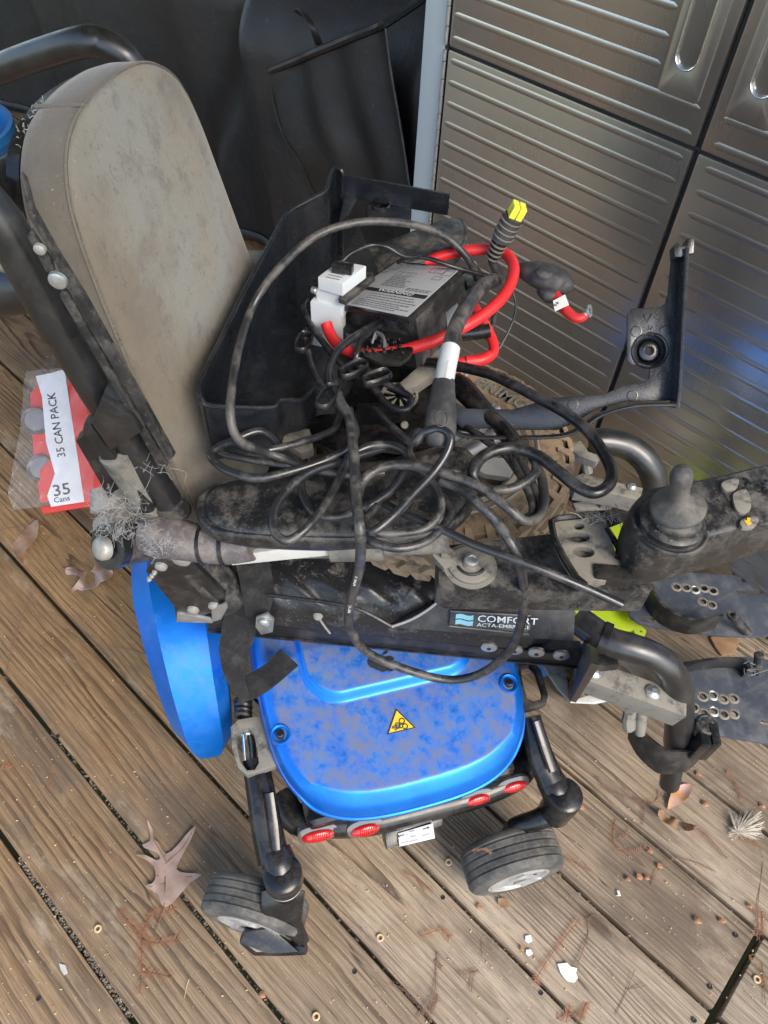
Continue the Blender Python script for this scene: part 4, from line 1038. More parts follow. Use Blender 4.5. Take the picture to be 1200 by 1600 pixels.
# ---- seat belt: webbing strap falling over the rail and doubled back
def ribz(pts, zs): return [Z(x, y, z) for (x, y), z in zip(pts, zs)]
def belt(Lp, Rp, zs):
    L, _ = cat(ribz(Lp, zs), 6); R_, _ = cat(ribz(Rp, zs), 6)
    mb = MB().ribbon(L, R_, .0022)
    o = wp('seat_belt', mb, 'webbing', sharp=60)
    uv = o.data.uv_layers.new(name='UVMap')
    N = len(L)
    for lp in o.data.loops:
        i, k = divmod(lp.vertex_index, 4); uv.data[lp.index].uv = (1. if k in (1, 2) else 0., i / N * 2.2)
    return o
belt([(368, 880), (374, 905), (378, 930), (384, 962)], [(420, 872), (426, 905), (428, 925), (420, 962)], [.545, .53, .51, .48])
belt([(352, 955), (346, 985), (343, 1020), (352, 1058), (378, 1098)], [(402, 968), (398, 995), (386, 1030), (384, 1062), (392, 1092)], [.46, .445, .425, .405, .385])
belt([(372, 1098), (400, 1090), (425, 1075), (466, 1040)], [(378, 1060), (395, 1050), (420, 1034), (438, 1014)], [.384, .382, .378, .372])

# ---- joystick arm: grey tray, disc joint, cup of broken mount, joystick
tz = .655
tp = [(684, 860), (700, 850), (780, 842), (862, 832), (900, 850), (985, 878), (1022, 915), (1015, 926), (940, 926), (850, 924), (700, 922), (684, 912)]
jt = wp('joystick_arm', MB().plate([Z(x, y, tz) for x, y in tp], .034, UP, bev=.004), 'dusty_black')
jc = Z(735, 884, tz + .001)
wp('joint_disc', MB().lathe([(.0, .007), (.0075, .007), (.009, .0045), (.020, .0045), (.0225, .003), (.0225, .0), (.027, -.0005), (.027, -.004)], jc, UP, 36), 'dirty_grey', jt)
wp('joint_bolt', MB().lathe([(0, .0118), (.0032, .0118), (.0038, .013), (.0065, .0128), (.0075, .011), (.0075, .0068)], jc, UP, 20), 'zinc', jt)
mb = MB()
arc = [jc + UP * .0048 + SU * (.014 * math.cos(t)) + SW * (.014 * math.sin(t)) for t in [rad(205 + 130 * i / 14) for i in range(15)]]
wp('joint_slot', mb.tube(arc, .0018, 6), 'black_print', jt)
wp('joint_tab', MB().plate([Z(x, y, tz + .006) for x, y in ((673, 842), (690, 838), (700, 852), (712, 862), (716, 880), (694, 888), (676, 868))], .008, UP, bev=.001).box(Z(694, 866, tz + .009), SU, SW, UP, (.006, .007, .006), .001), 'dirty_grey', jt)
# broken slotted holder
hz = .69
ho = [(861, 815), (872, 810), (912, 806), (930, 802), (946, 803), (952, 835), (962, 862), (980, 892), (980, 900), (940, 908), (915, 915), (900, 902), (880, 870), (866, 842)]
def ov(x, y, w_, h_, t=0): return [Z(x + w_ * math.cos(a) * 1 + (-h_ * math.sin(a)) * math.sin(rad(t)), y + h_ * math.sin(a) + w_ * math.cos(a) * math.sin(rad(t)), hz) for a in [2 * math.pi * i / 14 for i in range(14)]]
hol = [ov(903, 839, 19, 8, 2), ov(912, 862, 17, 8.5, 5), ov(905, 822, 8, 5)]
hb = wp('slotted_holder', MB().plate([Z(x, y, hz) for x, y in ho], .008, UP, hol, .0014), 'dirty_grey', jt)
wp('holder_base', MB().plate([Z(x, y, hz - .012) for x, y in ho], .012, UP, bev=.001, taper=.97), 'dirty_grey', jt)
wp('holder_rim', MB().tube([Z(x, y, hz + .001) for x, y in ((912, 806), (872, 810), (861, 815), (866, 842), (880, 870), (900, 902), (915, 915))], .0035, 6), 'black_plastic', jt)
wp('holder_lever', MB().tube([Z(x, y, hz) for x, y in ((948, 826), (960, 845), (968, 862), (964, 874))], .003, 6, smooth=4).box(Z(955, 900, hz - .004), SU, SW, UP, (.035, .016, .016), .003), 'black_plastic', jt)
mb = MB()
for _ in range(26):
    p = Z(935 + random.uniform(-28, 32), 806 + random.uniform(-6, 12), hz + .004); d = V((random.uniform(-1, 1), random.uniform(-1, 1), random.uniform(-.2, .5))) * .016
    mb.tube([p, p + d * .5 + UP * .003, p + d], .00045, 3)
wp('dry_fibres', mb, 'lint', jt)
# joystick housing
jz = .735
jo = [(983, 808), (988, 786), (1005, 768), (1030, 760), (1100, 748), (1210, 722), (1330, 690), (1350, 760), (1210, 812), (1120, 838), (1045, 856), (1015, 858), (992, 842)]
top, _ = cat([Z(x, y, jz) for x, y in jo], 5, True)
cj = sum(top, V()) / len(top); n = len(top); vs = []; fs = []
prof = [(.3, .003), (.8, .003), (.93, .0015), (.965, -.001), (.985, -.005), (.99, -.009), (1.0, -.0105), (1.0, -.022), (.995, -.036), (.985, -.0375), (.985, -.045), (.95, -.06), (.6, -.066)]
vs.append(cj + UP * .003)
for r, d in prof: vs += [cj + (p - cj) * r + UP * d for p in top]
for i in range(n): fs.append((0, 1 + i, 1 + (i + 1) % n))
for k in range(len(prof) - 1):
    for i in range(n): fs.append((1 + k * n + i, 1 + k * n + (i + 1) % n, 1 + (k + 1) * n + (i + 1) % n, 1 + (k + 1) * n + i))
fs.append(tuple(1 + (len(prof) - 1) * n + i for i in range(n))[::-1])
jh = wp('joystick_housing', MB().add(vs, fs), 'pad_vinyl', sharp=50)
ga = Z(1046, 822, jz); ja = (UP - RT * .27).normalized()
wp('gaiter', MB().lathe([(.031, .0), (.0295, .003), (.029, .004), (.0295, .009), (.0265, .012), (.0235, .0125), (.0245, .017), (.022, .021), (.018, .022), (.016, .026)], ga, UP, 36), 'pad_vinyl', jh, sharp=50)
wp('gaiter_ring', MB().lathe([(.035, -.001), (.0345, .0024), (.033, .003), (.030, .0015)], ga, UP, 40), 'dusty_black', jh)
kb = ga + UP * .022
wp('joystick_knob', MB().lathe([(.018, .0), (.0235, .004), (.024, .0062), (.022, .009), (.0155, .012), (.0105, .0155), (.0082, .021), (.0082, .032), (.0094, .042), (.0094, .049), (.0078, .0545), (.0045, .0572), (0, .058)], kb, ja, 36), 'knob_rubber', jh, sharp=60)
def jp(x, y, u=.0045): return Z(x, y, jz + u)
kp = [Z(x, y, jz + .0035) for x, y in ((1118, 752), (1140, 742), (1210, 724), (1215, 820), (1160, 818), (1150, 800))]
wp('keypad', MB().plate(kp, .002, UP, bev=.0008), 'dusty_black', jh)
for pts in (((1130, 752), (1150, 747), (1155, 752), (1150, 764), (1136, 766), (1128, 760)), ((1147, 770), (1163, 764), (1170, 770), (1174, 792), (1164, 802), (1152, 798), (1146, 782)), ((1158, 812), (1180, 806), (1186, 814), (1176, 824), (1160, 824))):
    q, _ = cat([jp(x, y, .0065) for x, y in pts], 3, True); wp('keypad_button', MB().plate(q, .004, UP, bev=.001), 'dirty_grey', jh)
wp('button_arrow', MB().plate([jp(x, y, .0072) for x, y in ((1166, 818), (1163, 813), (1167, 813), (1168, 808), (1173, 810), (1172, 815), (1175, 817), (1169, 821))], .0006, UP, bev=0), 'yellow_sign', jh)
mb = MB()
for _ in range(16):
    x, y = random.uniform(1160, 1200), random.uniform(742, 770); q = jp(x, y, .0046)
    mb.lathe([(0, .0012), (.0016, .0008), (.002, 0)], q, UP, 7)
wp('keypad_dots', mb, 'black_plastic', jh)

# ---- legrest hangers and footplates
# near side
hk = wp('legrest_hanger', MB().tube([Z(900, 966, .40), Z(948, 1000, .40), Z(985, 1012, .40), Z(1020, 1025, .392), Z(1046, 1046, .372), Z(1060, 1080, .33), Z(1062, 1120, .28), Z(1058, 1160, .215)], .0195, 18, smooth=6), 'black_tube')
wp('hanger_collar', MB().tube([Z(938, 995, .40), Z(950, 1000, .40)], .0225, 20), 'black_plastic', hk)
wp('hanger_foot', MB().tube([Z(1060, 1140, .25), Z(1052, 1190, .17), Z(1046, 1226, .115)], [.0165, .0165, .015], 16), 'black_tube', hk)
bx0, bx1 = Z(905, 1052, .345), Z(1062, 1110, .315)
d = (bx1 - bx0); L = d.length; d.normalize(); sdv = UP.cross(d).normalized(); up2 = d.cross(sdv)
wp('hanger_arm', MB().box((bx0 + bx1) / 2, d, sdv, up2, (L, .034, .036), .003), 'dirty_grey', hk)
for x, y in ((928, 1050), (1020, 1082)):
    wp('arm_bolt', MB().lathe([(0, .006), (.004, .006), (.0055, .0045), (.010, .003), (.011, 0)], Z(x, y, .362 - (x - 928) * .0002), up2, 18), 'zinc', hk)
n2 = (SU * .93 - SW * .25 + UP * .1).normalized()
op = [PL(x, y, Z(905, 1060, .37), n2) for x, y in ((890, 1095), (888, 1075), (908, 1010), (920, 1006), (934, 1014), (938, 1040), (900, 1098))]
hpl = wp('hanger_plate', MB().plate(op, .006, n2, [circ(PL(908, 1042, Z(905, 1060, .37), n2), SW, UP, .006), circ(PL(899, 1064, Z(905, 1060, .37), n2), SW, UP, .006)], .001), 'black_metal')
wp('hanger_socket', MB().plate([Z(x, y, .38) for x, y in ((916, 1018), (942, 1012), (966, 1030), (968, 1038), (930, 1042))], .016, UP, bev=.003), 'black_metal', hpl)
wp('hanger_gusset', MB().plate([Z(x, y, .395) for x, y in ((848, 1038), (884, 1040), (890, 1094), (872, 1075))], .005, UP, bev=.001), 'dirty_grey', hpl)
wp('hanger_gusset', MB().plate([Z(x, y, .318) for x, y in ((892, 1096), (925, 1084), (960, 1092), (930, 1098))], .005, UP, bev=.001), 'off_white', hpl)
# release lever
lv = wp('release_lever', MB().tube([Z(985, 1108, .31), Z(983, 1122, .29), Z(984, 1138, .275)], [.011, .013, .011], 10, flat=.7), 'dirty_grey')
wp('lever_tab', MB().tube([Z(1003, 1108, .305), Z(1001, 1125, .285), Z(999, 1146, .265)], [.008, .0095, .008], 10), 'dirty_grey', lv)
# calf strap: stiff dark band from the lever to the ring at the tube foot
sa, _ = cat([Z(x, y, z) for x, y, z in ((985, 1120, .25), (1000, 1138, .245), (1025, 1160, .24), (1046, 1172, .235), (1075, 1172, .235), (1092, 1160, .235))], 6)
sb, _ = cat([Z(x, y, z) for x, y, z in ((982, 1152, .2), (996, 1178, .19), (1018, 1200, .185), (1036, 1208, .185), (1072, 1202, .185), (1090, 1186, .185))], 6)
cs = wp('calf_strap', MB().ribbon(sa, sb, .004), 'black_metal')
wp('foot_clamp', MB().box(Z(1091, 1160, .25), SU, SW, UP, (.014, .03, .055), .003).box(Z(1106, 1160, .25), SU, SW, UP, (.012, .03, .06), .003), 'black_plastic', hk)
wp('clamp_knob', MB().lathe([(0, .008), (.011, .008), (.0125, .0095), (.0155, .0085), (.0165, .005), (.0165, -.012)], Z(1102, 1135, .27), UP, 24), 'dusty_black', hk)
# far side
fh = wp('legrest_hanger', MB().tube([Z(x, y, z) for x, y, z in ((925, 690, .42), (950, 690, .42), (985, 700, .41), (1012, 725, .39), (1024, 760, .35), (1020, 800, .29), (1010, 850, .2), (1000, 900, .12))], .021, 16, smooth=6), 'black_tube')
wp('hanger_collar', MB().plate([Z(x, y, .425) for x, y in ((892, 690), (908, 688), (920, 705), (940, 712), (932, 722), (905, 712), (893, 702))], .014, UP, bev=.003).tube([Z(915, 720, .40), Z(919, 738, .38)], .008, 8), 'dirty_grey', fh)
wp('hanger_arm', MB().plate([Z(x, y, .38) for x, y in ((896, 745), (912, 738), (944, 748), (1005, 762), (1000, 782), (960, 772), (900, 762))], .03, UP, bev=.003), 'dirty_grey', fh)
wp('arm_bolt', MB().lathe([(0, .006), (.004, .0058), (.007, .003), (.0075, 0)], Z(987, 761, .381), UP, 16), 'zinc', fh)
wp('hanger_plate', MB().plate([Z(x, y, .33) for x, y in ((895, 786), (930, 780), (960, 786), (955, 793), (900, 796))], .006, UP, bev=.001).box(Z(946, 782, .345), SU, SW, UP, (.012, .012, .03), .002), 'dirty_grey', fh)
# footplates with countersunk holes, slots, heel loop
def footplate(outline, holes, slots, z, washers, tilt=None):
    ol = [Z(x, y, z) for x, y in outline]
    hs_ = [circ(Z(x, y, z), SU, SW, .0058, 10) for x, y in holes]
    for (x0, y0, x1, y1) in slots:
        a, b = Z(x0, y0, z), Z(x1, y1, z); e = (b - a).normalized(); f = UP.cross(e)
        hs_.append([a + f * .0035, a - e * .0035, a - f * .0035, b - f * .0035, b + e * .0035, b + f * .0035])
    o = wp('footplate', MB().plate(ol, .006, UP, hs_, .001), 'footplate_paint')
    for x, y in holes:
        wp('bushing', MB().lathe([(.0058, -.004), (.0058, .0006), (.0068, .0012), (.0098, .0002), (.0102, 0)], Z(x, y, z), UP, 18), 'zinc' if (x, y) in washers else 'dirty_grey', o)
    return o
f1 = footplate([(1000, 905), (1060, 893), (1140, 898), (1185, 902), (1200, 915), (1215, 930), (1215, 985), (1195, 995), (1130, 993), (1060, 985), (1000, 974), (984, 962), (982, 940)],
               [(1057, 917), (1072, 918), (1086, 921), (1100, 919), (1114, 923), (1098, 940), (1112, 945)], [(1160, 907, 1183, 908), (1152, 924, 1193, 925), (1002, 965, 1034, 970)], .13, ((1086, 921),))
def rimband(par, pts, z, h):
    a, _ = cat([Z(x, y, z + h) for x, y in pts], 6); b = [q - UP * h for q in a]
    return wp('heel_rim', MB().ribbon(a, b, .005), 'black_metal', par)
rimband(f1, [(1018, 912), (1028, 935), (1050, 955), (1085, 968), (1110, 966), (1130, 960)], .131, .045)
wp('loop_post', MB().cyl(Z(1143, 962, .175), Z(1168, 988, .135), .008, 12).lathe([(.0085, 0), (.0085, .004), (.004, .004)], Z(1143, 962, .175), UP, 16), 'dusty_black', f1)
f2 = footplate([(1068, 1034), (1110, 1027), (1165, 1026), (1230, 1035), (1230, 1165), (1190, 1160), (1120, 1148), (1070, 1140), (1058, 1110)],
               [(1098, 1088), (1114, 1086), (1130, 1092), (1146, 1091), (1100, 1114), (1115, 1111), (1131, 1116), (1147, 1115), (1084, 1105)], [(1190, 1128, 1215, 1133)], .11, ((1114, 1086), (1115, 1111)))
rimband(f2, [(1072, 1060), (1075, 1040), (1110, 1030), (1160, 1030), (1172, 1045)], .111, .03)
wp('loop_post', MB().cyl(Z(1186, 1022, .17), Z(1184, 1052, .13), .008, 12), 'dusty_black', f2)
mb = MB()
for _ in range(30):
    p = Z(1175 + random.uniform(-12, 14), 1035 + random.uniform(-22, 20), .15); d = V((random.uniform(-1, 1), random.uniform(-1, 1), random.uniform(-.5, .5))) * .02
    mb.tube([p, p + d * .5, p + d + UP * .003], .0004, 3)
wp('cobwebs', mb, 'cobweb', f2, kind='stuff')
# cobwebs and lint round the armrest hinge and back post
mb = MB()
def web(cx_, cy_, rx, ry, lat, n, L=.024, r=.00015):
    for _ in range(n):
        p = A(cx_ + random.gauss(0, rx), cy_ + random.gauss(0, ry), lat + random.uniform(-.012, .01)); d = V((random.uniform(-1, 1), random.uniform(-1, 1), random.uniform(-1, 1))).normalized() * L * random.uniform(.4, 1)
        rv = lambda k: V((random.uniform(-1, 1), random.uniform(-1, 1), random.uniform(-1, 1))) * k
        mb.tube([p, p + d * .3 + rv(.004), p + d * .6 + rv(.005), p + d + rv(.004)], r, 3, smooth=3, cap=False)
web(172, 795, 11, 15, .445, 60); web(206, 800, 8, 16, .445, 50); web(190, 830, 20, 6, .425, 60, .014); web(232, 846, 8, 12, .424, 60, .01); web(258, 852, 10, 7, .422, 40, .008); web(160, 815, 4, 14, .44, 40, .01)
web(240, 735, 18, 12, .442, 10)
wp('cobwebs', mb, 'cobweb', kind='stuff')

# ================================================================== LOOSE THINGS PILED ON THE SEAT
# ---- the drive wheel taken off and laid flat on the cushion
TC = S(.038, .668, .5605); TR, TW = .166, .078
whl = empty('wheel', TC - UP * TW / 2, 'muddy knobbly drive wheel lying flat on the seat cushion under the tangle of leads', 'wheel')
ty = MB().lathe([(r * .97 if r > TR * .93 else r, h) for r, h in tyre_prof(TR, TW)], TC, UP, 72)
NB = 38
for i in range(NB):
    for row, (z0, z1, sh) in enumerate(((-.036, -.021, 0), (-.018, -.002, .5), (.002, .018, 0), (.021, .036, .5))):
        t = 2 * math.pi * (i + sh) / NB; dt = 2 * math.pi / NB * .36
        sk_ = (.03 if row % 2 else -.03)
        vs = []
        for rr, sc_ in ((TR * .95, 1.12), (TR * (1.015 if row in (1, 2) else .992), .82)):
            for tt, zz, s2 in ((-1, z0, -1), (1, z0, -1), (1, z1, 1), (-1, z1, 1)):
                a = t + tt * dt * sc_ + s2 * sk_; zc = (z0 + z1) / 2; z = zc + (zz - zc) * sc_
                vs.append(TC + V((math.cos(a) * rr, math.sin(a) * rr, z)))
        ty.add(vs, [(4, 5, 6, 7), (0, 1, 5, 4), (1, 2, 6, 5), (2, 3, 7, 6), (3, 0, 4, 7)])
# shoulder lugs reaching onto the sidewall
for i in range(NB):
    t = 2 * math.pi * i / NB
    for sg in (1, -1):
        vs = []
        for rr, hz_, w_ in ((TR * .97, .034, .5), (TR * .86, .0395, .3)):
            for tt in (-1, 1):
                a = t + tt * .055 * w_ * 1.4; vs += [TC + V((math.cos(a) * rr, math.sin(a) * rr, sg * hz_)), TC + V((math.cos(a) * rr, math.sin(a) * rr, sg * (hz_ + .0022)))]
        ty.add(vs, [(1, 3, 7, 5), (0, 1, 5, 4), (2, 3, 7, 6), (0, 1, 3, 2), (4, 5, 7, 6)])
tyo = ty.obj('tyre', 'muddy_tyre', whl, sharp=30)
RM = MB().lathe([(TR * .63, .030), (TR * .6, .034), (TR * .57, .03), (TR * .55, .012), (TR * .5, .0), (TR * .3, .002), (TR * .28, .012), (0, .012)], TC, UP, 48)
rm = RM.obj('rim', 'dirty_grey', whl)
for k in range(5):
    t = 2 * math.pi * k / 5 + .3; d = V((math.cos(t), math.sin(t), 0)); q = V((-d.y, d.x, 0))
    MB().ribbon([TC + d * (TR * f) + q * .016 + UP * h for f, h in ((.22, .026), (.4, .02), (.58, .03))], [TC + d * (TR * f) - q * .016 + UP * h for f, h in ((.22, .026), (.4, .02), (.58, .03))], .008).obj('spoke', 'rim_silver', rm)
MB().lathe([(0, .045), (.022, .045), (.026, .042), (.030, .036), (.031, .012)], TC, UP, 32).obj('hub', 'dirty_grey', whl)
# raised maker lettering on the sidewall
e0, e1 = Z(741, 598, .6005), Z(815, 640, .6005); ex = (e1 - e0).normalized(); ey = UP.cross(ex); ey = ey if ey.dot(TC - e0) < 0 else -ey
ey = UP.cross(ex)
text('PRIMO', e0, ex, ey, .026, 'sidewall', whl, sx=1.05, name='raised_lettering')
MB().lathe([(TR * .70, .0372), (TR * .715, .0395), (TR * .73, .0378)], TC, UP, 60).obj('sidewall_ring', 'sidewall', whl)

# ---- black shroud, left: tray with a tall side wall leaning on the backrest, and a hooked arm
def wallstrip(mb, rim, zb, out=0.0, th=.003):
    vs = []; n = len(rim)
    for i in range(n): vs += [rim[i], V((rim[i].x, rim[i].y, zb if not isinstance(zb, list) else zb[i]))]
    L = rim; R_ = [vs[2 * i + 1] for i in range(n)]
    mb.ribbon(L, R_, th)
sh1 = empty('plastic_shroud', Z(430, 560, .62), 'black plastic tray-shaped shroud with high side wall leaning against the grey backrest', 'shroud', 'black plastic shrouds')
rimL = [Z(x, y, z) for x, y, z in ((536, 276, .80), (533, 266, .808), (523, 263, .808), (516, 276, .806), (508, 298, .802), (480, 314, .80), (450, 332, .797), (430, 365, .795), (380, 458, .788), (345, 530, .782), (318, 582, .778), (310, 602, .775), (315, 626, .768), (332, 634, .762), (380, 637, .752), (426, 637, .742), (436, 627, .738), (452, 625, .734), (470, 626, .73), (482, 616, .728), (492, 608, .726), (508, 608, .724), (530, 616, .715))]
rimL, _ = cat(rimL, 4)
zb = .69
mb = MB(); wallstrip(mb, rimL, zb)
mb.obj('wall', 'shroud_plastic', sh1, sharp=40)
MB().tube(rimL, .0026, 8).obj('rim_bead', 'shroud_plastic', sh1)
flo = [V((q.x, q.y, zb)) for q in rimL[::3]]
MB().plate(flo + [Z(585, 545, zb), Z(590, 420, zb), Z(560, 350, zb)], .003, UP, bev=0).obj('floor', 'shroud_plastic', sh1)
# arm along the far edge
arA, arB = Z(534, 272, .803), Z(703, 303, .79)
MB().ribbon([arA, arB], [arA - UP * .028, arB - UP * .028], .0035).obj('arm_wall', 'shroud_plastic', sh1)
MB().plate([Z(540, 300, 0.7770), Z(702, 316, 0.7630), Z(702, 323, 0.7620), Z(650, 319, 0.7660), Z(642, 322, 0.7670), Z(640, 342, 0.7670), Z(632, 345, 0.7670), Z(575, 338, 0.7700), Z(572, 328, 0.7700), Z(578, 316, 0.7700), Z(570, 308, 0.7710), Z(556, 313, 0.7730), Z(545, 335, 0.7740), Z(530, 345, 0.7750)], .0035, None, [circ(Z(595, 322, 0.7685), (Z(605, 322, 0.7685) - Z(595, 322, 0.7685)).normalized(), BU.cross(BN), .0085)], .0008).obj('arm_flange', 'shroud_plastic', sh1)
MB().lathe([(.0105, .003), (.0125, .002), (.0125, -.012), (.009, -.012), (.009, .003)], Z(595, 322, 0.7690), UP, 24).obj('boss', 'black_plastic', sh1)

# ---- black shroud, right: flat L-shaped flange with an upstanding outer wall, boss and hook
PZ = .702
nB = V((.38, -.64, .67)).normalized(); pB = Z(870, 672, PZ); bex = nB.cross(UP).normalized(); bey = nB.cross(bex)
def BQ(x, y, o=0.): return PL(x, y, pB, nB) + nB * o
sh2 = empty('plastic_shroud', Z(1000, 600, .69), 'black plastic L-shaped shroud with round boss, standing out against the steel cabinet', 'shroud', 'black plastic shrouds')
f_o = [(1050, 395), (1064, 395), (1058, 520), (1052, 618), (1052, 626), (980, 627), (930, 640), (900, 660), (870, 672), (800, 672), (720, 668), (690, 640), (700, 620), (725, 638), (800, 640), (828, 632), (860, 622), (945, 616), (975, 602), (1003, 598), (1014, 592), (1016, 578), (1008, 570), (988, 570), (980, 564), (980, 490), (988, 482), (1030, 480), (1040, 474), (1044, 460)]
fl = [BQ(x, y) for x, y in f_o]
bc = BQ(1015, 548)
MB().plate(fl, .004, nB, [circ(bc, bex, bey, .0165, 20)], .001).obj('flange', 'shroud_plastic', sh2)
MB().lathe([(.0165, 0.), (.0155, -.014), (.013, -.014), (.0105, -.012), (.0105, -.003), (.0095, -.002), (.005, -.002), (.0045, -.004), (.0045, -.016)], bc, nB, 32).obj('boss', 'shroud_plastic', sh2, sharp=50)
MB().lathe([(.0165, .0005), (.0178, .0012), (.019, .0002)], bc, nB, 32).obj('boss_rim', 'shroud_plastic', sh2)
wl = [BQ(x, y) for x, y in ((1064, 395), (1060, 460), (1056, 540), (1050, 628), (1040, 632), (985, 634), (935, 648), (905, 668), (872, 680), (800, 682), (720, 678), (670, 640))]
wl, _ = cat(wl, 4)
wtop = [q + nB * .026 for i, q in enumerate(wl)]
MB().ribbon(wtop, [q - nB * .003 for q in wl], .0032).obj('outer_wall', 'shroud_plastic', sh2, sharp=40)
MB().tube(wtop, .0022, 8).obj('rim_bead', 'shroud_plastic', sh2)
MB().plate([BQ(x, y, .0225) for x, y in ((1045, 392), (1050, 385), (1056, 392), (1064, 390), (1066, 380), (1076, 380), (1075, 402), (1066, 404), (1056, 408), (1046, 408))], .02, nB, bev=.001).obj('hook', 'shroud_plastic', sh2)
for x, y in ((994, 518), (1039, 517), (1036, 587), (988, 618), (895, 632)):
    MB().lathe([(.0056, .0), (.0056, .0005), (.0049, .0006), (.0049, .0002)], BQ(x, y, .0003), nB, 20).obj('ejector_mark', 'shroud_plastic', sh2)
mb = MB()
sc0 = BQ(1014, 518, .0006)
for k in range(10):
    t = 2 * math.pi * k / 10; d = bex * math.cos(t) + bey * math.sin(t); mb.tube([sc0 + d * .002, sc0 + d * .0062], .0004, 4)
mb.obj('date_mark', 'shroud_plastic', sh2)
e = (BQ(1030, 478) - BQ(1028, 500)).normalized()
ex_ = (BQ(1029, 515, .0008) - BQ(1027, 490, .0008)).normalized()
ey_ = nB.cross(ex_)
fineprint(BQ(1022, 487, .0006), ex_, ey_, .02, .0032, 'black_plastic', sh2, 'moulded_print'); fineprint(BQ(1030, 487, .0006), ex_, ey_, .018, .0032, 'black_plastic', sh2, 'moulded_print')
tq = [BQ(1011, 504, .0008), BQ(1006, 492, .0008), BQ(1018, 490, .0008)]
MB().tube(tq, .0005, 4, closed=True).obj('recycling_mark', 'black_plastic', sh2)

# ---- motor controller with its printed label
nC = V((-.276, 0, .961)).normalized(); pC = Z(625, 451, .757)
def CT(x, y, d=0): return PL(x, y, pC, nC) - nC * d
c00, c10, c11, c01 = CT(525, 475), CT(637, 498), CT(722, 420), CT(618, 411)
mc = empty('motor_controller', Z(620, 520, .62), 'black motor controller box with grey printed warning label, cables running into its mouth', 'controller')
def cuv(u, v, d=0): return (c00.lerp(c10, u)).lerp(c01.lerp(c11, u), v) - nC * d
MB().plate([cuv(-.03, -.02, -.001), cuv(1.03, -.02, -.001), cuv(1.04, 1.03, -.001), cuv(-.03, 1.03, -.001)], .006, nC, bev=.0015).obj('lid', 'black_plastic', mc)
lb = MB().plate([cuv(.015, .015, -.0016), cuv(.985, .015, -.0016), cuv(.99, .985, -.0016), cuv(.015, .985, -.0016)], .0008, nC, bev=.0002).obj('label', 'silver_label', mc)
MB().plate([cuv(.0, .12, .0052), cuv(1., .12, .0052), cuv(1.01, 1., .0052), cuv(.0, 1., .0052)], .06, nC, bev=.003).obj('housing', 'dirty_grey' if 0 else 'dusty_black', mc)
eU = (c10 - c00).normalized(); eV = nC.cross(eU)
LU = (c10 - c00).length; LV = (c01 - c00).length
def strip(u0, u1, v0, v1, d=-.0020):
    return [cuv(u0, v0, d), cuv(u1, v0, d), cuv(u1, v1, d), cuv(u0, v1, d)]
MB().plate(strip(.03, .97, .335, .40), .0003, nC, bev=0).obj('warning_band', 'black_print', mc)
e2 = (cuv(.9, .35, -.0024) - cuv(.1, .35, -.0024)).normalized(); 
text('WARNING!', cuv(.30, .345, -.0024), e2, nC.cross(e2), .0092, 'white_print', mc, sx=1.05)
mb = MB()
def frame(u0, u1, v0, v1, w_=.006):
    for s_ in (strip(u0, u1, v0, v0 + w_), strip(u0, u1, v1 - w_, v1), strip(u0, u0 + w_, v0, v1), strip(u1 - w_, u1, v0, v1)): mb.add(s_, [(0, 1, 2, 3)])
frame(.03, .17, .82, .95); frame(.24, .52, .70, .79); frame(.31, .31 + .006, .70, .79); frame(.40, .46, .70, .79); frame(.64, .86, .83, .95); frame(.72, .78, .83, .95); frame(.84, .98, .80, .90); frame(.78, .90, .70, .77); frame(.04, .10, .72, .76)
mb.obj('label_diagram', 'grey_print', mc, smooth=False)
mb = MB()
def lines(u0, u1, v, h=.012):
    u = u0
    while u < u1:
        l = random.uniform(.015, .06); mb.add(strip(u, min(u + l, u1), v, v + h, -.0021), [(0, 1, 2, 3)]); u += l + .010
for k in range(7): lines(.24, random.uniform(.46, .62), .66 - .032 * k)
for k in range(2): lines(.62, .95, .47 - .03 * k)
for k in range(3): lines(.27, random.uniform(.85, .95), .285 - .045 * k)
for k in range(4): lines(.2, random.uniform(.75, .95), .15 - .035 * k)
lines(.2, .55, .96, .016)
mb.obj('label_text', 'grey_print', mc, smooth=False)
for u, v in ((.10, .24), (.09, .13)):
    p0 = [cuv(u + a, v + b, -.0022) for a, b in ((-.05, -.025), (.05, -.025), (0, .045))]
    MB().tube(p0, .0006, 4, closed=True).obj('label_triangle', 'grey_print', mc)
# mouth: shelf with pins, cables tied in
MB().plate([CT(x, y, .026) for x, y in ((533, 487), (640, 508), (634, 522), (618, 532), (590, 533), (562, 522), (538, 512))], .004, nC, bev=.001).obj('shelf', 'black_plastic', mc)
mb = MB()
for k in range(26):
    p = CT(random.uniform(545, 625), random.uniform(500, 524), .024); mb.box(p, eU, eV, nC, (.003, .0022, .006), .0004, 1)
mb.obj('pins', 'black_plastic', mc)
MB().plate(strip(-.02, 1.02, .0, .11, .03), .03, nC, bev=0).obj('throat', 'black_print', mc)
sideN = eU
MB().plate([CT(x, y, d) for x, y, d in ((694, 462, .02), (712, 447, .02), (714, 470, .02), (696, 486, .02))], .001, bev=.0002).obj('side_label', 'white_print', mc)
MB().plate([CT(x, y, .022) for x, y in ((696, 466), (705, 464), (703, 508), (693, 512))], .003, bev=.0006).obj('side_bracket', 'dirty_grey', mc)
MB().cyl(CT(703, 474, .022), CT(714, 476, .022), .0028, 8).obj('stud', 'zinc', mc)
for x, y in ((728, 446), (738, 462), (724, 470)):
    MB().box(Z(x, y, .715), eU, eV, nC, (.016, .018, .018), .002).obj('terminal_block', 'black_plastic', mc)
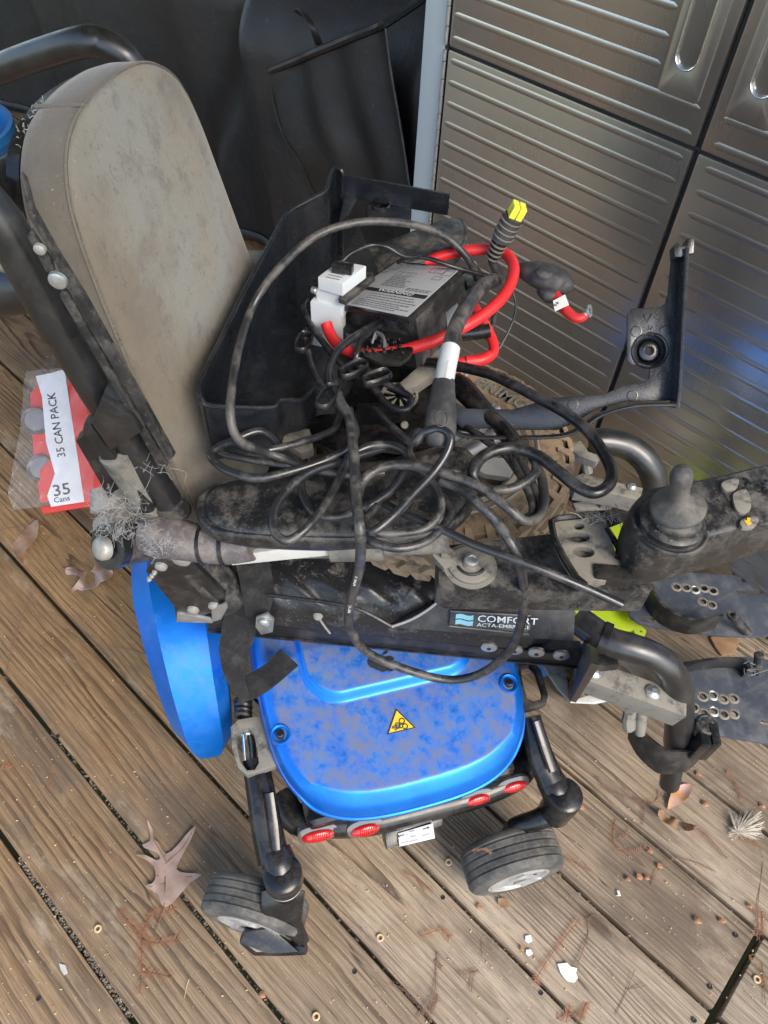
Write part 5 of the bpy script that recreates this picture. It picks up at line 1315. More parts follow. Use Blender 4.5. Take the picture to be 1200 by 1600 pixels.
# carrier under the controller: plates, bolt, dusty strut, round fan grille
MB().plate([Z(x, y, .66) for x, y in ((470, 600), (520, 560), (600, 540), (700, 575), (712, 690), (660, 715), (560, 722), (490, 690))], .006, UP, bev=.001).obj('carrier', 'black_plastic', mc)
MB().plate([Z(x, y, .672) for x, y in ((560, 628), (658, 650), (662, 690), (640, 700), (560, 690), (545, 660))], .006, UP, bev=.0015).obj('carrier_panel', 'black_plastic', mc)
MB().plate([Z(x, y, .684) for x, y in ((592, 672), (606, 674), (640, 680), (652, 690), (640, 700), (590, 694), (584, 688))], .012, UP, bev=.003).obj('carrier_pocket', 'shroud_plastic', mc)
MB().cyl(Z(632, 664, .676), Z(632, 664, .684), .0045, 12).obj('carrier_bolt', 'dirty_grey', mc)
MB().plate([Z(x, y, .688) for x, y in ((690, 540), (704, 545), (712, 560), (652, 602), (632, 606), (624, 598))], .014, UP, bev=.002).obj('strut', 'dirty_grey', mc)
gc = Z(624, 620, .676)
MB().lathe([(.022, 0), (.022, .003), (.019, .003), (.019, 0)], gc, UP, 28).obj('fan_ring', 'dirty_grey', mc)
mb = MB()
for k in range(9):
    t = 2 * math.pi * k / 9; d = V((math.cos(t), math.sin(t), 0)); q = V((-d.y, d.x, 0)); mb.plate([gc + d * .005 + UP * .002, gc + d * .019 + q * .003 + UP * .002, gc + d * .019 - q * .002 + UP * .002], .001, UP, bev=0)
mb.obj('fan_blades', 'dirty_grey', mc)
MB().plate([Z(x, y, .683) for x, y in ((446, 672), (462, 668), (484, 670), (490, 700), (470, 708), (440, 690))], .012, UP, bev=.002).obj('foam_pad', 'dirty_grey', mc)
MB().box(Z(445, 606, .668), SU, SW, UP, (.045, .026, .02), .004).box(Z(455, 602, .68), SU, SW, UP, (.02, .02, .01), .002).obj('socket_block', 'black_plastic', mc)
MB().plate([Z(x, y, .674) for x, y in ((400, 610), (440, 575), (465, 590), (478, 625), (440, 628))], .004, UP, bev=.001).obj('carrier_flap', 'black_plastic', mc)
for x0, y0, x1, y1 in ((700, 690, 775, 640), (720, 712, 790, 672)):
    MB().tube([Z(x0, y0, .645), Z(x1, y1, .645)], .009, 12).obj('motor_tube', 'zinc', mc)

# ---- white circuit breaker beside it
cbk = empty('circuit_breaker', Z(515, 520, .65), 'white circuit breaker block with black toggle, left of the controller box', 'breaker')
MB().plate([Z(x, y, .752) for x, y in ((485, 470), (494, 459), (540, 467), (532, 480))], .07, UP, bev=.002).obj('lower_block', 'white_plastic', cbk)
MB().plate([Z(x, y, .767) for x, y in ((494, 450), (502, 440), (545, 449), (536, 461))], .03, UP, bev=.0015).obj('waist', 'white_plastic', cbk)
MB().plate([Z(x, y, .785) for x, y in ((497, 432), (530, 407), (572, 415), (535, 443))], .016, UP, bev=.0012).obj('upper_block', 'white_plastic', cbk)
MB().plate([Z(x, y, .796) for x, y in ((518, 413), (522, 407), (553, 411), (549, 418))], .010, UP, bev=.0012).obj('toggle', 'black_plastic', cbk)
MB().plate([Z(x, y, .766) for x, y in ((529, 466), (534, 456), (570, 425), (582, 424), (586, 432), (540, 470))], .006, UP, [circ(Z(575, 430, .766), SU, SW, .0022)], .001).obj('side_plate', 'dusty_black', cbk)
MB().cyl(Z(487, 452, .764), Z(495, 455, .764), .004, 12).obj('rail_screw', 'zinc', cbk)
a_, b_ = Z(505, 436, .7855), Z(528, 441, .7855)
ex = (b_ - a_).normalized(); mb = MB()
for k in range(3):
    o = a_.lerp(Z(530, 415, .7855), .15 + .16 * k); mb.add([o, o + ex * .016, o + ex * .016 + UP.cross(ex) * .0012, o + UP.cross(ex) * .0012], [(0, 1, 2, 3)])
mb.obj('printing', 'grey_print', cbk, smooth=False)

# ---- cables
def cable(pts, r, mat, label, catg='cable', group=None, extra=None, seg=12, sm=7, name='cable'):
    if 'black' in mat or 'cable' in mat: r *= .78
    mb = MB().tube(P3(pts), r, seg, smooth=sm)
    if extra:
        e = empty(name, Z(*pts[len(pts) // 2]), label, catg, group); mb.obj('lead', mat, e); extra(e); return e
    return mb.obj(name, mat, None, label, catg, group)
GL = 'black leads tangled on the seat'
R1 = .0054
cable([(748, 440, .735), (733, 407, .765), (700, 373, .79), (653, 353, .81), (587, 346, .825), (533, 353, .825), (487, 373, .82), (443, 412, .81), (410, 452, .80), (388, 495, .785), (371, 552, .79), (362, 608, .79), (360, 650, .782), (369, 682, .765), (390, 697, .75), (430, 712, .728), (490, 732, .722), (548, 743, .722), (600, 738, .722)], .0056, 'dirty_cable', 'dirty black cable arching high over the controller box and down beside the backrest', group=GL)
def tr_loop(e): pass
cable([(527, 610, .725), (530, 640, .728), (528, 658, .726), (515, 675, .724), (453, 696, .732), (400, 704, .734), (361, 692, .73), (345, 706, .722), (380, 716, .722), (440, 726, .72), (470, 728, .718)], .0048, 'cable_rubber', 'thin black lead sweeping flat across the pad towards the backrest foot', group=GL)
cable([(546, 640, .742), (549, 690, .74), (515, 716, .738), (453, 737, .736), (400, 747, .734), (354, 735, .732), (329, 712, .73), (340, 699, .73), (357, 692, .728), (400, 674, .73), (423, 682, .726), (440, 702, .72), (478, 727, .718), (530, 735, .716)], .0054, 'cable_rubber', 'grey black lead looped widest to the left, its bend touching the backrest', group=GL)
hang = [(522, 600, .755), (532, 628, .757), (546, 655, .757), (553, 715, .757), (557, 784, .752), (563, 838, .742)]
hp = P3(hang) + [A(x, y, l) for x, y, l in ((561, 890, .415), (546, 950, .41), (549, 985, .41), (575, 1020, .41), (640, 1048, .41), (700, 1062, .41), (750, 1053, .412), (795, 1018, .414), (815, 970, .416), (818, 918, .42))] + P3([(805, 862, .715), (775, 815, .73), (746, 786, .738), (722, 765, .735), (690, 752, .73)])
MB().tube(hp, .005, 14, smooth=8).obj('cable', 'dirty_cable', None, 'thick dirty black cable hanging in a long loop down over the blue cover', 'cable', GL)
_hang = [o for o in COL.objects if o.get('label', '').startswith('thick dirty black cable hanging')][0]
for t_, (xa, ya), (xb, yb), sz_ in (('VW-1', (554, 916), (558, 898), .0062), ('90\u00b0C', (546, 958), (548, 940), .0062)):
    pa, pb = A(xa, ya, .4045), A(xb, yb, .4065); ex = (pb - pa).normalized(); ey = (CAM - pa).normalized().cross(ex)
    text(t_, pa - ey * .0015, ex, ey, sz_, 'white_print', _hang, name='cable_print', bold=0)
cable([(600, 700, .728), (560, 712, .732), (530, 722, .734), (492, 734, .737), (461, 754, .737), (432, 790, .735), (428, 826, .73), (440, 842, .728), (455, 843, .728), (484, 820, .732), (515, 778, .735), (538, 730, .738), (552, 690, .735)], .0054, 'cable_rubber', 'black lead making the lowest oval loop over the front edge of the armrest pad', group=GL)
cable([(469, 753, .715), (474, 775, .717), (490, 800, .718), (522, 808, .718), (565, 796, .722), (607, 769, .726), (630, 738, .73), (637, 712, .732), (614, 697, .734), (584, 696, .734), (561, 704, .732), (540, 720, .728)], .0056, 'cable_rubber', 'smooth grey black lead in a round loop in the middle of the pad', group=GL)
cable([(560, 775, .727), (566, 752, .73), (590, 733, .736), (626, 726, .74), (668, 731, .742), (722, 749, .742), (760, 768, .74), (795, 795, .735), (820, 814, .725), (842, 808, .715), (850, 785, .71), (846, 745, .705), (832, 715, .705)], .0062, 'dirty_cable', 'dusty thick lead running along the pad to the coil by the muddy tyre', group=GL)
cable([(740, 735, .724), (702, 738, .726), (664, 750, .728), (630, 793, .728), (607, 813, .726), (590, 832, .724), (626, 833, .724), (664, 826, .726), (688, 800, .73), (686, 770, .732), (670, 745, .734), (650, 725, .734), (640, 706, .734), (643, 682, .735), (656, 672, .735)], .0046, 'dirty_cable', 'thin dusty lead with a kinked loop around the strain-relief plug', group=GL)
cable([(585, 640, .73), (640, 690, .76), (662, 676, .775), (685, 670, .78), (703, 680, .78), (700, 703, .772), (680, 735, .76), (645, 772, .752), (612, 808, .746), (582, 830, .74), (570, 815, .738), (590, 790, .736)], .005, 'cable_rubber', 'black lead knotted in a small upright loop before the grey tapered plug', group=GL)
cable([(564, 800, .722), (572, 838, .72), (600, 853, .718), (632, 856, .717), (668, 845, .716), (696, 818, .716), (703, 797, .716), (690, 775, .715)], .0054, 'cable_rubber', 'dark lead curving along the very front edge of the armrest pad', group=GL)
cable([(590, 780, .716), (635, 805, .717), (690, 827, .717), (743, 852, .716), (836, 886, .712), (920, 921, .70), (972, 945, .692)], .0052, 'cable_rubber', 'blue black lead lying straight across the joystick tray to a bare cut end', group=GL)
cable([(650, 565, .70), (700, 570, .72), (760, 583, .735), (799, 600, .745), (841, 622, .75), (880, 643, .752), (915, 670, .752), (940, 703, .75), (955, 735, .748), (951, 758, .746), (928, 770, .744), (900, 759, .744), (869, 734, .744), (836, 710, .744), (794, 700, .744), (755, 713, .742), (739, 738, .738), (745, 752, .73)], .0074, 'clean_cable', 'thickest shiny black cable swinging out to the right past the bracket and back', group=GL)
cable([(838, 722, .735), (834, 742, .733), (806, 761, .73), (772, 766, .728), (748, 760, .724)], .006, 'dirty_cable', 'short dirty hose end curling inside the bundle by the tyre', group=GL)
for k, (x0, x1) in enumerate(((800, 826), (812, 838))):
    cable([(770, 660, .69), (790, 690, .70), (x0 + 4, 725, .705), (x1, 770, .705), (x1 + 6, 800, .705), (x1 - 10, 812, .705)], .0052, 'dirty_cable', ('left' if k == 0 else 'right') + ' one of two parallel leads running down from the second black plug', group=GL)
cable([(700, 648, .68), (730, 668, .69), (760, 690, .70), (790, 712, .702), (810, 740, .70)], .0048, 'dirty_cable', 'frayed lead passing beneath the shiny cable beside the steel tubes', group=GL)
cable([(690, 665, .675), (735, 672, .68), (770, 692, .685)], .0042, 'clean_cable', 'short black lead with a clipped end lying under the plug', group=GL)
cable([(535, 408, .79), (550, 395, .795), (580, 383, .797), (605, 386, .795), (630, 400, .785), (655, 400, .78), (690, 388, .775), (720, 388, .77), (742, 410, .76), (752, 430, .745)], .0028, 'clean_cable', 'thin black wire looping behind the breaker and over the red cable', group=GL)
cable([(622, 410, .762), (640, 402, .775), (670, 404, .778), (705, 416, .772), (740, 426, .762), (775, 434, .75)], .0035, 'clean_cable', 'thin black wire lying along the back edge of the controller', group=GL)
cable([(800, 450, .74), (806, 480, .72), (798, 510, .70), (780, 545, .68)], .0018, 'dirty_cable', 'thinnest frayed wire dangling to the right of the red loop', group=GL)
cable([(775, 470, .72), (770, 505, .71), (760, 530, .70)], .004, 'dirty_cable', 'short dirty lead inside the red loop above the wheel rim', group=GL)
# controller leads
cable([(600, 497, .735), (588, 505, .742), (566, 518, .748), (550, 529, .75), (528, 548, .75), (516, 572, .75), (513, 590, .748), (519, 612, .746), (530, 632, .742), (546, 650, .735), (556, 672, .726), (552, 690, .722)], .0054, 'cable_rubber', 'left one of two leads coming out of the controller mouth, bending down', group=GL)
cable([(604, 501, .735), (590, 510, .742), (575, 521, .744), (563, 534, .744), (558, 552, .742), (557, 566, .735), (572, 577, .73), (600, 598, .728), (628, 612, .728), (641, 622, .728), (638, 637, .727), (622, 640, .726), (603, 630, .724), (585, 608, .722), (560, 590, .72), (530, 565, .718), (505, 535, .72), (484, 505, .722), (474, 482, .722), (478, 470, .715)], .005, 'cable_rubber', 'black lead from controller mouth doubled into a hairpin through two plastic clips', group=GL)
cable([(476, 515, .71), (480, 545, .715), (488, 575, .72), (502, 602, .724), (518, 622, .726), (530, 645, .722), (524, 665, .718)], .0048, 'dirty_cable', 'dusty lead dropping on the left of the controller below the breaker', group=GL)
def cable_tie(e):
    pass
# clips
GC = 'black plastic cable clips'
def clip(c, ang, L, W_, label):
    p = Z(*c); e = V((math.cos(rad(ang)), math.sin(rad(ang)), 0)); f = UP.cross(e); u2 = (UP * .8 - SW * .5).normalized()
    pth = [p + e * a + f * b for a, b in ((-L, -W_ * .6), (-L, W_ * .5), (-L * .6, W_), (L * .6, W_), (L, W_ * .5), (L, -W_ * .6), (L * .5, -W_), (-L * .5, -W_))]
    MB().tube(pth, .0022, 6, flat=2.2, closed=True, smooth=3).obj('cable_clip', 'black_plastic', None, label, 'clip', GC)
clip((552, 577, .745), 85, .016, .007, 'black plastic clip nearer the controller mouth on the hairpin lead'); clip((588, 590, .745), 75, .015, .0065, 'black plastic clip at the middle of the hairpin lead')
clip((512, 620, .758), 110, .016, .0075, 'black plastic clip holding the bunch of leads below the controller'); clip((474, 535, .72), 120, .015, .0075, 'black plastic clip under the white breaker')
MB().tube([CT(582, 514, .012), CT(590, 512, .006), CT(598, 520, .006), CT(598, 527, .012)], .0018, 6, smooth=4).tube([CT(578, 518, .014), CT(588, 513, .004), CT(602, 524, .012)], .0014, 6, smooth=4).obj('cable_tie', 'grey_print', None, 'black cable tie binding two leads at the controller mouth', 'cable tie')

# plug with a pale collar on a stout lead
pg = empty('cable_plug', Z(690, 640, .73), 'grey tapered plug with clear printed collar standing on the pile of leads', 'plug', 'moulded cable plugs')
MB().tube(P3([(772, 438, .765), (755, 446, .775), (737, 468, .785), (720, 495, .79), (709, 520, .79), (703, 548, .788)]), .0082, 14, smooth=6).obj('lead', 'dirty_cable', pg)
MB().tube(P3([(704, 545, .788), (698, 572, .785), (693, 600, .782)]), [.0098, .0098, .0098], 18).obj('collar', 'white_plastic', pg)
MB().tube(P3([(694, 596, .782), (692, 612, .781), (690, 640, .777), (688, 668, .772), (687, 684, .768), (687, 694, .766), (687, 697, .765)]), [.0105, .0118, .0142, .0152, .0145, .011, .006], 18, smooth=4, flat=.85).obj('plug_body', 'boot_rubber', pg)
cc = Z(689, 655, .7895)
MB().tube([cc + SU * (.0055 * math.cos(t)) + SW * (.010 * math.sin(t)) + UP * .0005 for t in [2 * math.pi * i / 16 for i in range(16)]], .0005, 4, closed=True).obj('moulded_ring', 'boot_rubber', pg)
a_, b_ = Z(696, 590, .793), Z(702, 556, .798)
ex = (b_ - a_).normalized(); fineprint(a_, ex, (CAM - a_).normalized().cross(ex), .022, .002, 'grey_print', pg)
pg2 = empty('cable_plug', Z(735, 625, .69), 'black tapered plug slanting down right across the wheel beside the grey one', 'plug', 'moulded cable plugs')
MB().tube(P3([(712, 596, .69), (722, 606, .692), (740, 625, .695), (760, 645, .698), (772, 656, .70)]), [.011, .0135, .0125, .010, .0088], 16, smooth=4).obj('plug_body', 'black_plastic', pg2)
MB().tube(P3([(768, 652, .70), (790, 672, .704), (806, 692, .708), (815, 712, .71)]), .0078, 14, smooth=5).obj('lead', 'clean_cable', pg2)
MB().lathe([(.004, 0), (.004, .001), (.002, .001), (.002, 0)], Z(726, 584, .695), (CAM - Z(726, 584, .695)).normalized(), 14).obj('hang_eye', 'zinc', pg2)
# red cables
cable([(510, 505, .735), (516, 522, .728), (530, 540, .728), (555, 551, .732), (590, 553, .738), (640, 545, .745), (700, 523, .757), (755, 492, .765), (790, 458, .772), (803, 422, .776), (792, 398, .776), (762, 390, .772), (720, 393, .766), (690, 400, .76), (664, 411, .752)], .0066, 'red_rubber', 'bright red cable looping round the front of the controller box', group='red battery cables', seg=16)
def red2(e):
    MB().tube(P3([(728, 565, .70), (750, 563, .701), (765, 556, .702)]), .0072, 14, smooth=3).obj('heat_shrink', 'red_rubber', e)
cable([(735, 470, .73), (748, 490, .722), (760, 512, .715), (770, 534, .708), (770, 552, .702), (750, 563, .70), (715, 566, .698), (690, 562, .695)], .0062, 'red_rubber', 'short red cable bent in an elbow below the big red loop', group='red battery cables', extra=red2, seg=14)
bt = empty('battery_terminal', Z(850, 440, .74), 'dark rubber terminal boot on a red lead with bare ring, hanging before the steel cabinet', 'terminal')
MB().tube(P3([(800, 418, .765), (812, 419, .766)]), .006, 12).obj('lead', 'red_rubber', bt)
MB().tube(P3([(806, 418, .766), (816, 421, .766), (835, 427, .766), (856, 435, .765), (874, 443, .764), (884, 449, .763), (888, 453, .763)]), [.0045, .0105, .0160, .0185, .0175, .012, .005], 20, smooth=4, flat=.85).obj('boot', 'boot_rubber', bt)
MB().lathe([(0, .003), (.008, .0025), (.0105, .0005), (.0108, -.001)], Z(852, 426, .7815), UP, 24).obj('boot_cap', 'boot_rubber', bt)
MB().tube(P3([(848, 452, .757), (858, 462, .757), (872, 464, .757)]), [.008, .009, .006], 12, smooth=3).obj('boot_neck', 'boot_rubber', bt)
MB().tube(P3([(868, 462, .758), (876, 474, .757), (886, 487, .757), (898, 496, .757), (908, 497, .758), (914, 493, .759)]), [.0062, .0062, .006, .0056, .0052, .0045], 14, smooth=5).obj('lead', 'red_rubber', bt)
rc_ = Z(921, 486, .763); nn = (SU * .75 + UP * .4 - SW * .3).normalized()
MB().lathe([(.0032, -.0008), (.0032, .0008), (.0072, .0008), (.0072, -.0008), (.0032, -.0008)], rc_, nn, 22).tube([Z(912, 494, .760), rc_ - (rc_ - Z(912, 494, .760)).normalized() * .006], .0034, 8).obj('ring', 'zinc', bt)
tg = [Z(864, 470, .765), Z(883, 460, .7655), Z(889, 476, .765), Z(867, 486, .7645)]
MB().plate(tg, .0006, bev=0).obj('tag', 'white_print', bt)
nn = (tg[1] - tg[0]).cross(tg[3] - tg[0]).normalized(); nn = nn if nn.dot(CAM - tg[0]) > 0 else -nn
ex = (tg[1] - tg[0]).normalized(); text('+*', tg[3].lerp(tg[0], .25) + ex * .002 + nn * .0006, ex, nn.cross(ex), .009, 'black_print', bt)
# yellow tipped ribbed connector, standing up out of the loop
yc = empty('connector', Z(778, 412, .75), 'ribbed black connector with yellow tip sticking up behind the red cable', 'connector')
b0 = Z(777, 418, .758); lt = b0.dot(SW)
def Yp(x, y): return A(x, y, lt)
MB().tube([Yp(785, 440), Yp(780, 428), Yp(772, 415), Yp(769, 402), Yp(775, 392)], .0052, 12, smooth=5).obj('lead', 'dirty_cable', yc)
MB().tube([Yp(769, 404), Yp(778, 384), Yp(786, 370)], [.0075, .009, .0098], 16, smooth=4).obj('strain_relief', 'black_plastic', yc)
for k in range(5):
    c = Yp(770 + 3.2 * k, 402 - 7 * k); d = (Yp(786, 370) - Yp(769, 404)).normalized(); MB().tube([c - d * .0009, c + d * .0009], .0085 + .0005 * k, 14).obj('relief_ring', 'dirty_grey', yc)
MB().tube([Yp(784, 374), Yp(803, 338)], .0118, 18).obj('sleeve', 'boot_rubber', yc)
for k in range(4):
    c = Yp(787 + 4 * k, 368 - 8 * k); d = (Yp(803, 338) - Yp(784, 374)).normalized(); MB().tube([c - d * .0007, c + d * .0007], .0126, 18).obj('sleeve_ring', 'dirty_grey', yc)
tp0, tp1 = Yp(803, 338), Yp(813, 320)
d = (tp1 - tp0).normalized(); e1 = d.orthogonal().normalized(); e2 = d.cross(e1); mb = MB()
for sx_, sy_ in ((1, 1), (1, -1), (-1, 1), (-1, -1)):
    c = (tp0 + tp1) / 2 + e1 * (.0042 * sx_) + e2 * (.0042 * sy_); mb.box(c, d, e1, e2, ((tp1 - tp0).length, .0076, .0076), .0015)
mb.obj('tip', 'yellow_plastic', yc)
# second black corrugated strain relief inside the loop
MB().tube(P3([(722, 522, .715), (745, 520, .717), (765, 516, .72)]), .0085, 14).obj('corrugated_sleeve', 'black_plastic', None, 'short corrugated black sleeve inside the red loop by the controller side', 'sleeve')

# ================================================================== ON THE DECK
# ---- torn can carton in clear film
cp = empty('can_carton', Z(100, 800, 0), 'torn red and white can carton wrapped in clear film beside the chair back', 'carton')
cb0, cb1 = Z(66, 803, .0), Z(190, 784, .0)
eX = (cb1 - cb0).normalized(); eY = UP.cross(eX)        # along the face, away from the viewer
nF = (-eY * .62 + UP * .78).normalized(); eT = eX.cross(nF); eT = eT if eT.z > 0 else -eT; eT = nF.cross(eX)
q0 = cb0 + UP * .012
def CP(x, y, o=0.): return PL(x, y, q0, nF) + nF * o
body_o = [CP(x, y) for x, y in ((63, 798), (66, 804), (158, 790), (165, 770), (150, 690), (150, 640), (128, 576), (95, 578), (60, 588), (46, 600), (52, 690))]
MB().plate([CP(x, y) for x, y in ((62, 792), (68, 803), (170, 787), (185, 700), (160, 600), (128, 578), (104, 577), (110, 640), (118, 760), (118, 778), (82, 790))], .05, nF, bev=.002).obj('carton', 'carton_red', cp)
MB().plate([CP(x, y, .002) for x, y in ((56, 588), (84, 582), (90, 580), (101, 577), (118, 690), (132, 784), (80, 792), (74, 775), (86, 740), (72, 690), (66, 620))], .003, nF, bev=.0005).obj('white_band', 'carton_white', cp)
MB().plate([CP(x, y, -.03) for x, y in ((40, 610), (60, 592), (66, 620), (72, 690), (86, 740), (76, 780), (58, 790), (46, 720))], .02, nF, bev=.003).obj('carton_inside', 'carton_red', cp)
for x, y in ((52, 655), (60, 730)):
    c = CP(x, y, -.03); MB().lathe([(0, .012), (.022, .012), (.026, .016), (.029, .012), (.03, -.03)], c, nF, 28).obj('can', 'can_metal', cp)
MB().plate([CP(x, y, -.01) for x, y in ((60, 735), (78, 715), (86, 742), (78, 770), (62, 765))], .004, nF, bev=.001).obj('carton_flap', 'carton_red', cp)
def onT(x0, y0, x1, y1, s, hpx, sx=1.):
    a, b = CP(x0, y0, .0026), CP(x1, y1, .0026); ex = (b - a).normalized(); ey = nF.cross(ex)
    ob = text(s, a, ex, ey, hpx, 'black_print', cp, sx=sx); return ob
onT(103, 714, 86, 612, '35 CAN PACK', .0235, .94)
onT(84, 776, 122, 769, '35', .034, 1.1); onT(85, 786, 118, 780, 'Cans', .0155, 1.05)
# crumpled film over it
def film(u, v):
    x = 30 + 118 * u + 14 * math.sin(v * 5 + 1) * (1 - u); y = 582 + 215 * v - 14 * u
    x += -6 * math.sin(v * 8.) * (1 - u)
    p = CP(x, y, .006)
    return p + nF * (.008 * math.sin(u * 9 + 3 * math.sin(v * 7)) * math.sin(v * 11 + 4 * u) + .003 * math.sin(u * 31 + v * 23))
MB().grid(film, 46, 60).obj('clear_film', 'clear_film', cp, sharp=25)
# ---- lime green plastic case behind the seat front
gz = .1
gr = empty('plastic_case', Z(950, 960, 0), 'lime green plastic part lying on the deck behind the footplates', 'case')
MB().plate([Z(x, y, gz) for x, y in ((880, 930), (900, 935), (978, 940), (985, 968), (1000, 974), (1011, 985), (1004, 1003), (995, 1000), (990, 984), (976, 983), (968, 990), (940, 982), (905, 965))], .03, UP, bev=.003).obj('shell', 'lime_plastic', gr)
MB().plate([Z(x, y, gz + .0) for x, y in ((905, 935), (935, 830), (975, 815), (982, 862), (978, 940))], .03, UP, bev=.004).obj('shell_back', 'lime_plastic', gr)
MB().plate([Z(x, y, gz + .002) for x, y in ((905, 950), (914, 948), (928, 952), (922, 960))], .001, UP, bev=0).obj('sticker', 'white_print', gr)
MB().lathe([(.022, 0), (.022, -.03), (0, -.03)], Z(984, 994, gz - .005), UP, 24).obj('opening', 'grey_print', gr)
MB().cyl(Z(1002, 987, gz - .002), Z(1002, 987, gz + .001), .0016, 10).obj('pin_hole', 'black_print', gr)
MB().box(V(Z(945, 900, .03)), SU, SW, UP, (.12, .1, .055), .01).obj('foot', 'grey_print', gr)
# tan cardboard scrap behind
MB().plate([Z(x, y, .006) for x, y in ((1110, 995), (1140, 990), (1157, 1000), (1148, 1020), (1128, 1024), (1118, 1010))], .004, UP, bev=.001).obj('bark_scrap', 'leaf_brown', None, 'flat brown scrap of bark lying between the two footplates', 'bark')

# ---- leaves
def leaf(outline, mat, label, z=.004, curl=.006, stem=None, veins=(), name='oak_leaf', catg='leaf', amp=1.):
    P_, _ = cat([V((x, y, 0)) for x, y in outline], 2, True)
    cx_ = sum(p.x for p in P_) / len(P_); cy_ = sum(p.y for p in P_) / len(P_)
    def zz(x, y): return z + curl * (((x - cx_) / 45) ** 2 + ((y - cy_) / 60) ** 2) * .55 + curl * .35 * math.sin(x * .16 + 1) * math.sin(y * .12) * amp
    bm = bmesh.new(); vv = [bm.verts.new(V((p.x, p.y, 0))) for p in P_]
    es = [bm.edges.new((vv[i], vv[(i + 1) % len(vv)])) for i in range(len(vv))]
    bmesh.ops.triangle_fill(bm, use_beauty=True, edges=es)
    bmesh.ops.subdivide_edges(bm, edges=bm.edges[:], cuts=2, use_grid_fill=True)
    bmesh.ops.triangulate(bm, faces=bm.faces[:])
    for v in bm.verts: v.co = Z(v.co.x, v.co.y, zz(v.co.x, v.co.y))
    bmesh.ops.recalc_face_normals(bm, faces=bm.faces)
    r = bmesh.ops.solidify(bm, geom=bm.faces[:], thickness=.0005)
    mb = MB().frombm(bm)
    if not (stem or veins): return mb.obj(name, mat, None, label, catg, None, sharp=60)
    e = empty(name, Z(cx_, cy_, 0), label, catg); mb.obj('blade', mat, e, sharp=60)
    if stem: MB().tube([Z(x, y, zz(x, y) + .0006 if i < 2 else .003) for i, (x, y) in enumerate(stem)], .0008, 6, smooth=4).obj('stalk', 'twig', e)
    for vn in veins: MB().tube([Z(x, y, zz(x, y) + .0006) for x, y in vn], .0004, 5, smooth=3).obj('vein', 'twig', e)
    return e
leaf([(229, 1279), (238, 1295), (240, 1310), (247, 1316), (259, 1334), (276, 1322), (290, 1305), (306, 1290), (298, 1312), (284, 1338), (276, 1358), (290, 1364), (315, 1366), (298, 1378), (286, 1392), (270, 1410), (256, 1418), (249, 1404), (244, 1395), (227, 1385), (238, 1380), (243, 1370), (240, 1354), (226, 1342), (212, 1336), (228, 1336), (244, 1344), (250, 1340), (243, 1331), (228, 1326), (223, 1320), (234, 1314), (234, 1300)], 'leaf_taupe',
     'taupe oak leaf with pointed lobes lying flat left of the left castor', stem=[(258, 1370), (256, 1418), (250, 1436), (242, 1458)], veins=[[(258, 1335), (259, 1375), (256, 1415)], [(259, 1345), (240, 1312)], [(259, 1372), (300, 1370)], [(258, 1350), (285, 1325), (300, 1300)], [(258, 1380), (232, 1386)]])
leaf([(103, 887), (118, 886), (122, 892), (140, 893), (148, 884), (149, 868), (157, 880), (168, 886), (176, 892), (174, 902), (156, 910), (150, 917), (122, 924), (112, 921), (126, 902), (116, 898), (104, 898)], 'leaf_taupe', 'crumpled taupe oak leaf just below the armrest hinge on the left', curl=.02, z=.003, amp=2., stem=[(140, 898), (106, 890), (98, 887)])
leaf([(38, 478), (48, 472), (56, 478), (55, 486), (46, 490), (40, 486)], 'leaf_brown', 'small rusty leaf on the boards behind the back post', name='small_leaf', curl=.02)
leaf([(12, 482), (20, 476), (22, 488), (16, 494)], 'leaf_brown', 'orange leaf scrap at the far left edge beside the tube', name='small_leaf', curl=.02)
leaf([(20, 850), (45, 822), (60, 812), (58, 840), (40, 860), (36, 880), (28, 875)], 'leaf_brown', 'brown curled leaf below the can carton', name='small_leaf', curl=.02)
leaf([(1043, 1262), (1048, 1240), (1060, 1227), (1078, 1225), (1082, 1232), (1076, 1246), (1060, 1257), (1046, 1264)], 'leaf_pink', 'glossy orange and pink leaf under the near legrest tube', name='oval_leaf', curl=.014)
leaf([(1028, 1268), (1034, 1265), (1050, 1275), (1070, 1285), (1087, 1290), (1085, 1297), (1066, 1298), (1044, 1288), (1030, 1278)], 'leaf_brown', 'long curled brown leaf below the pink one', name='curled_leaf', curl=.02, amp=2.5)
leaf([(396, 372), (410, 380), (420, 384), (414, 392), (400, 388)], 'leaf_brown', 'dry leaves gathered at the foot of the dark cloth cover', name='small_leaf', curl=.02)
leaf([(778, 1404), (792, 1405), (797, 1416), (782, 1418)], 'leaf_brown', 'dull brown leaf scrap tucked beneath the right castor tyre', name='small_leaf', curl=.005)

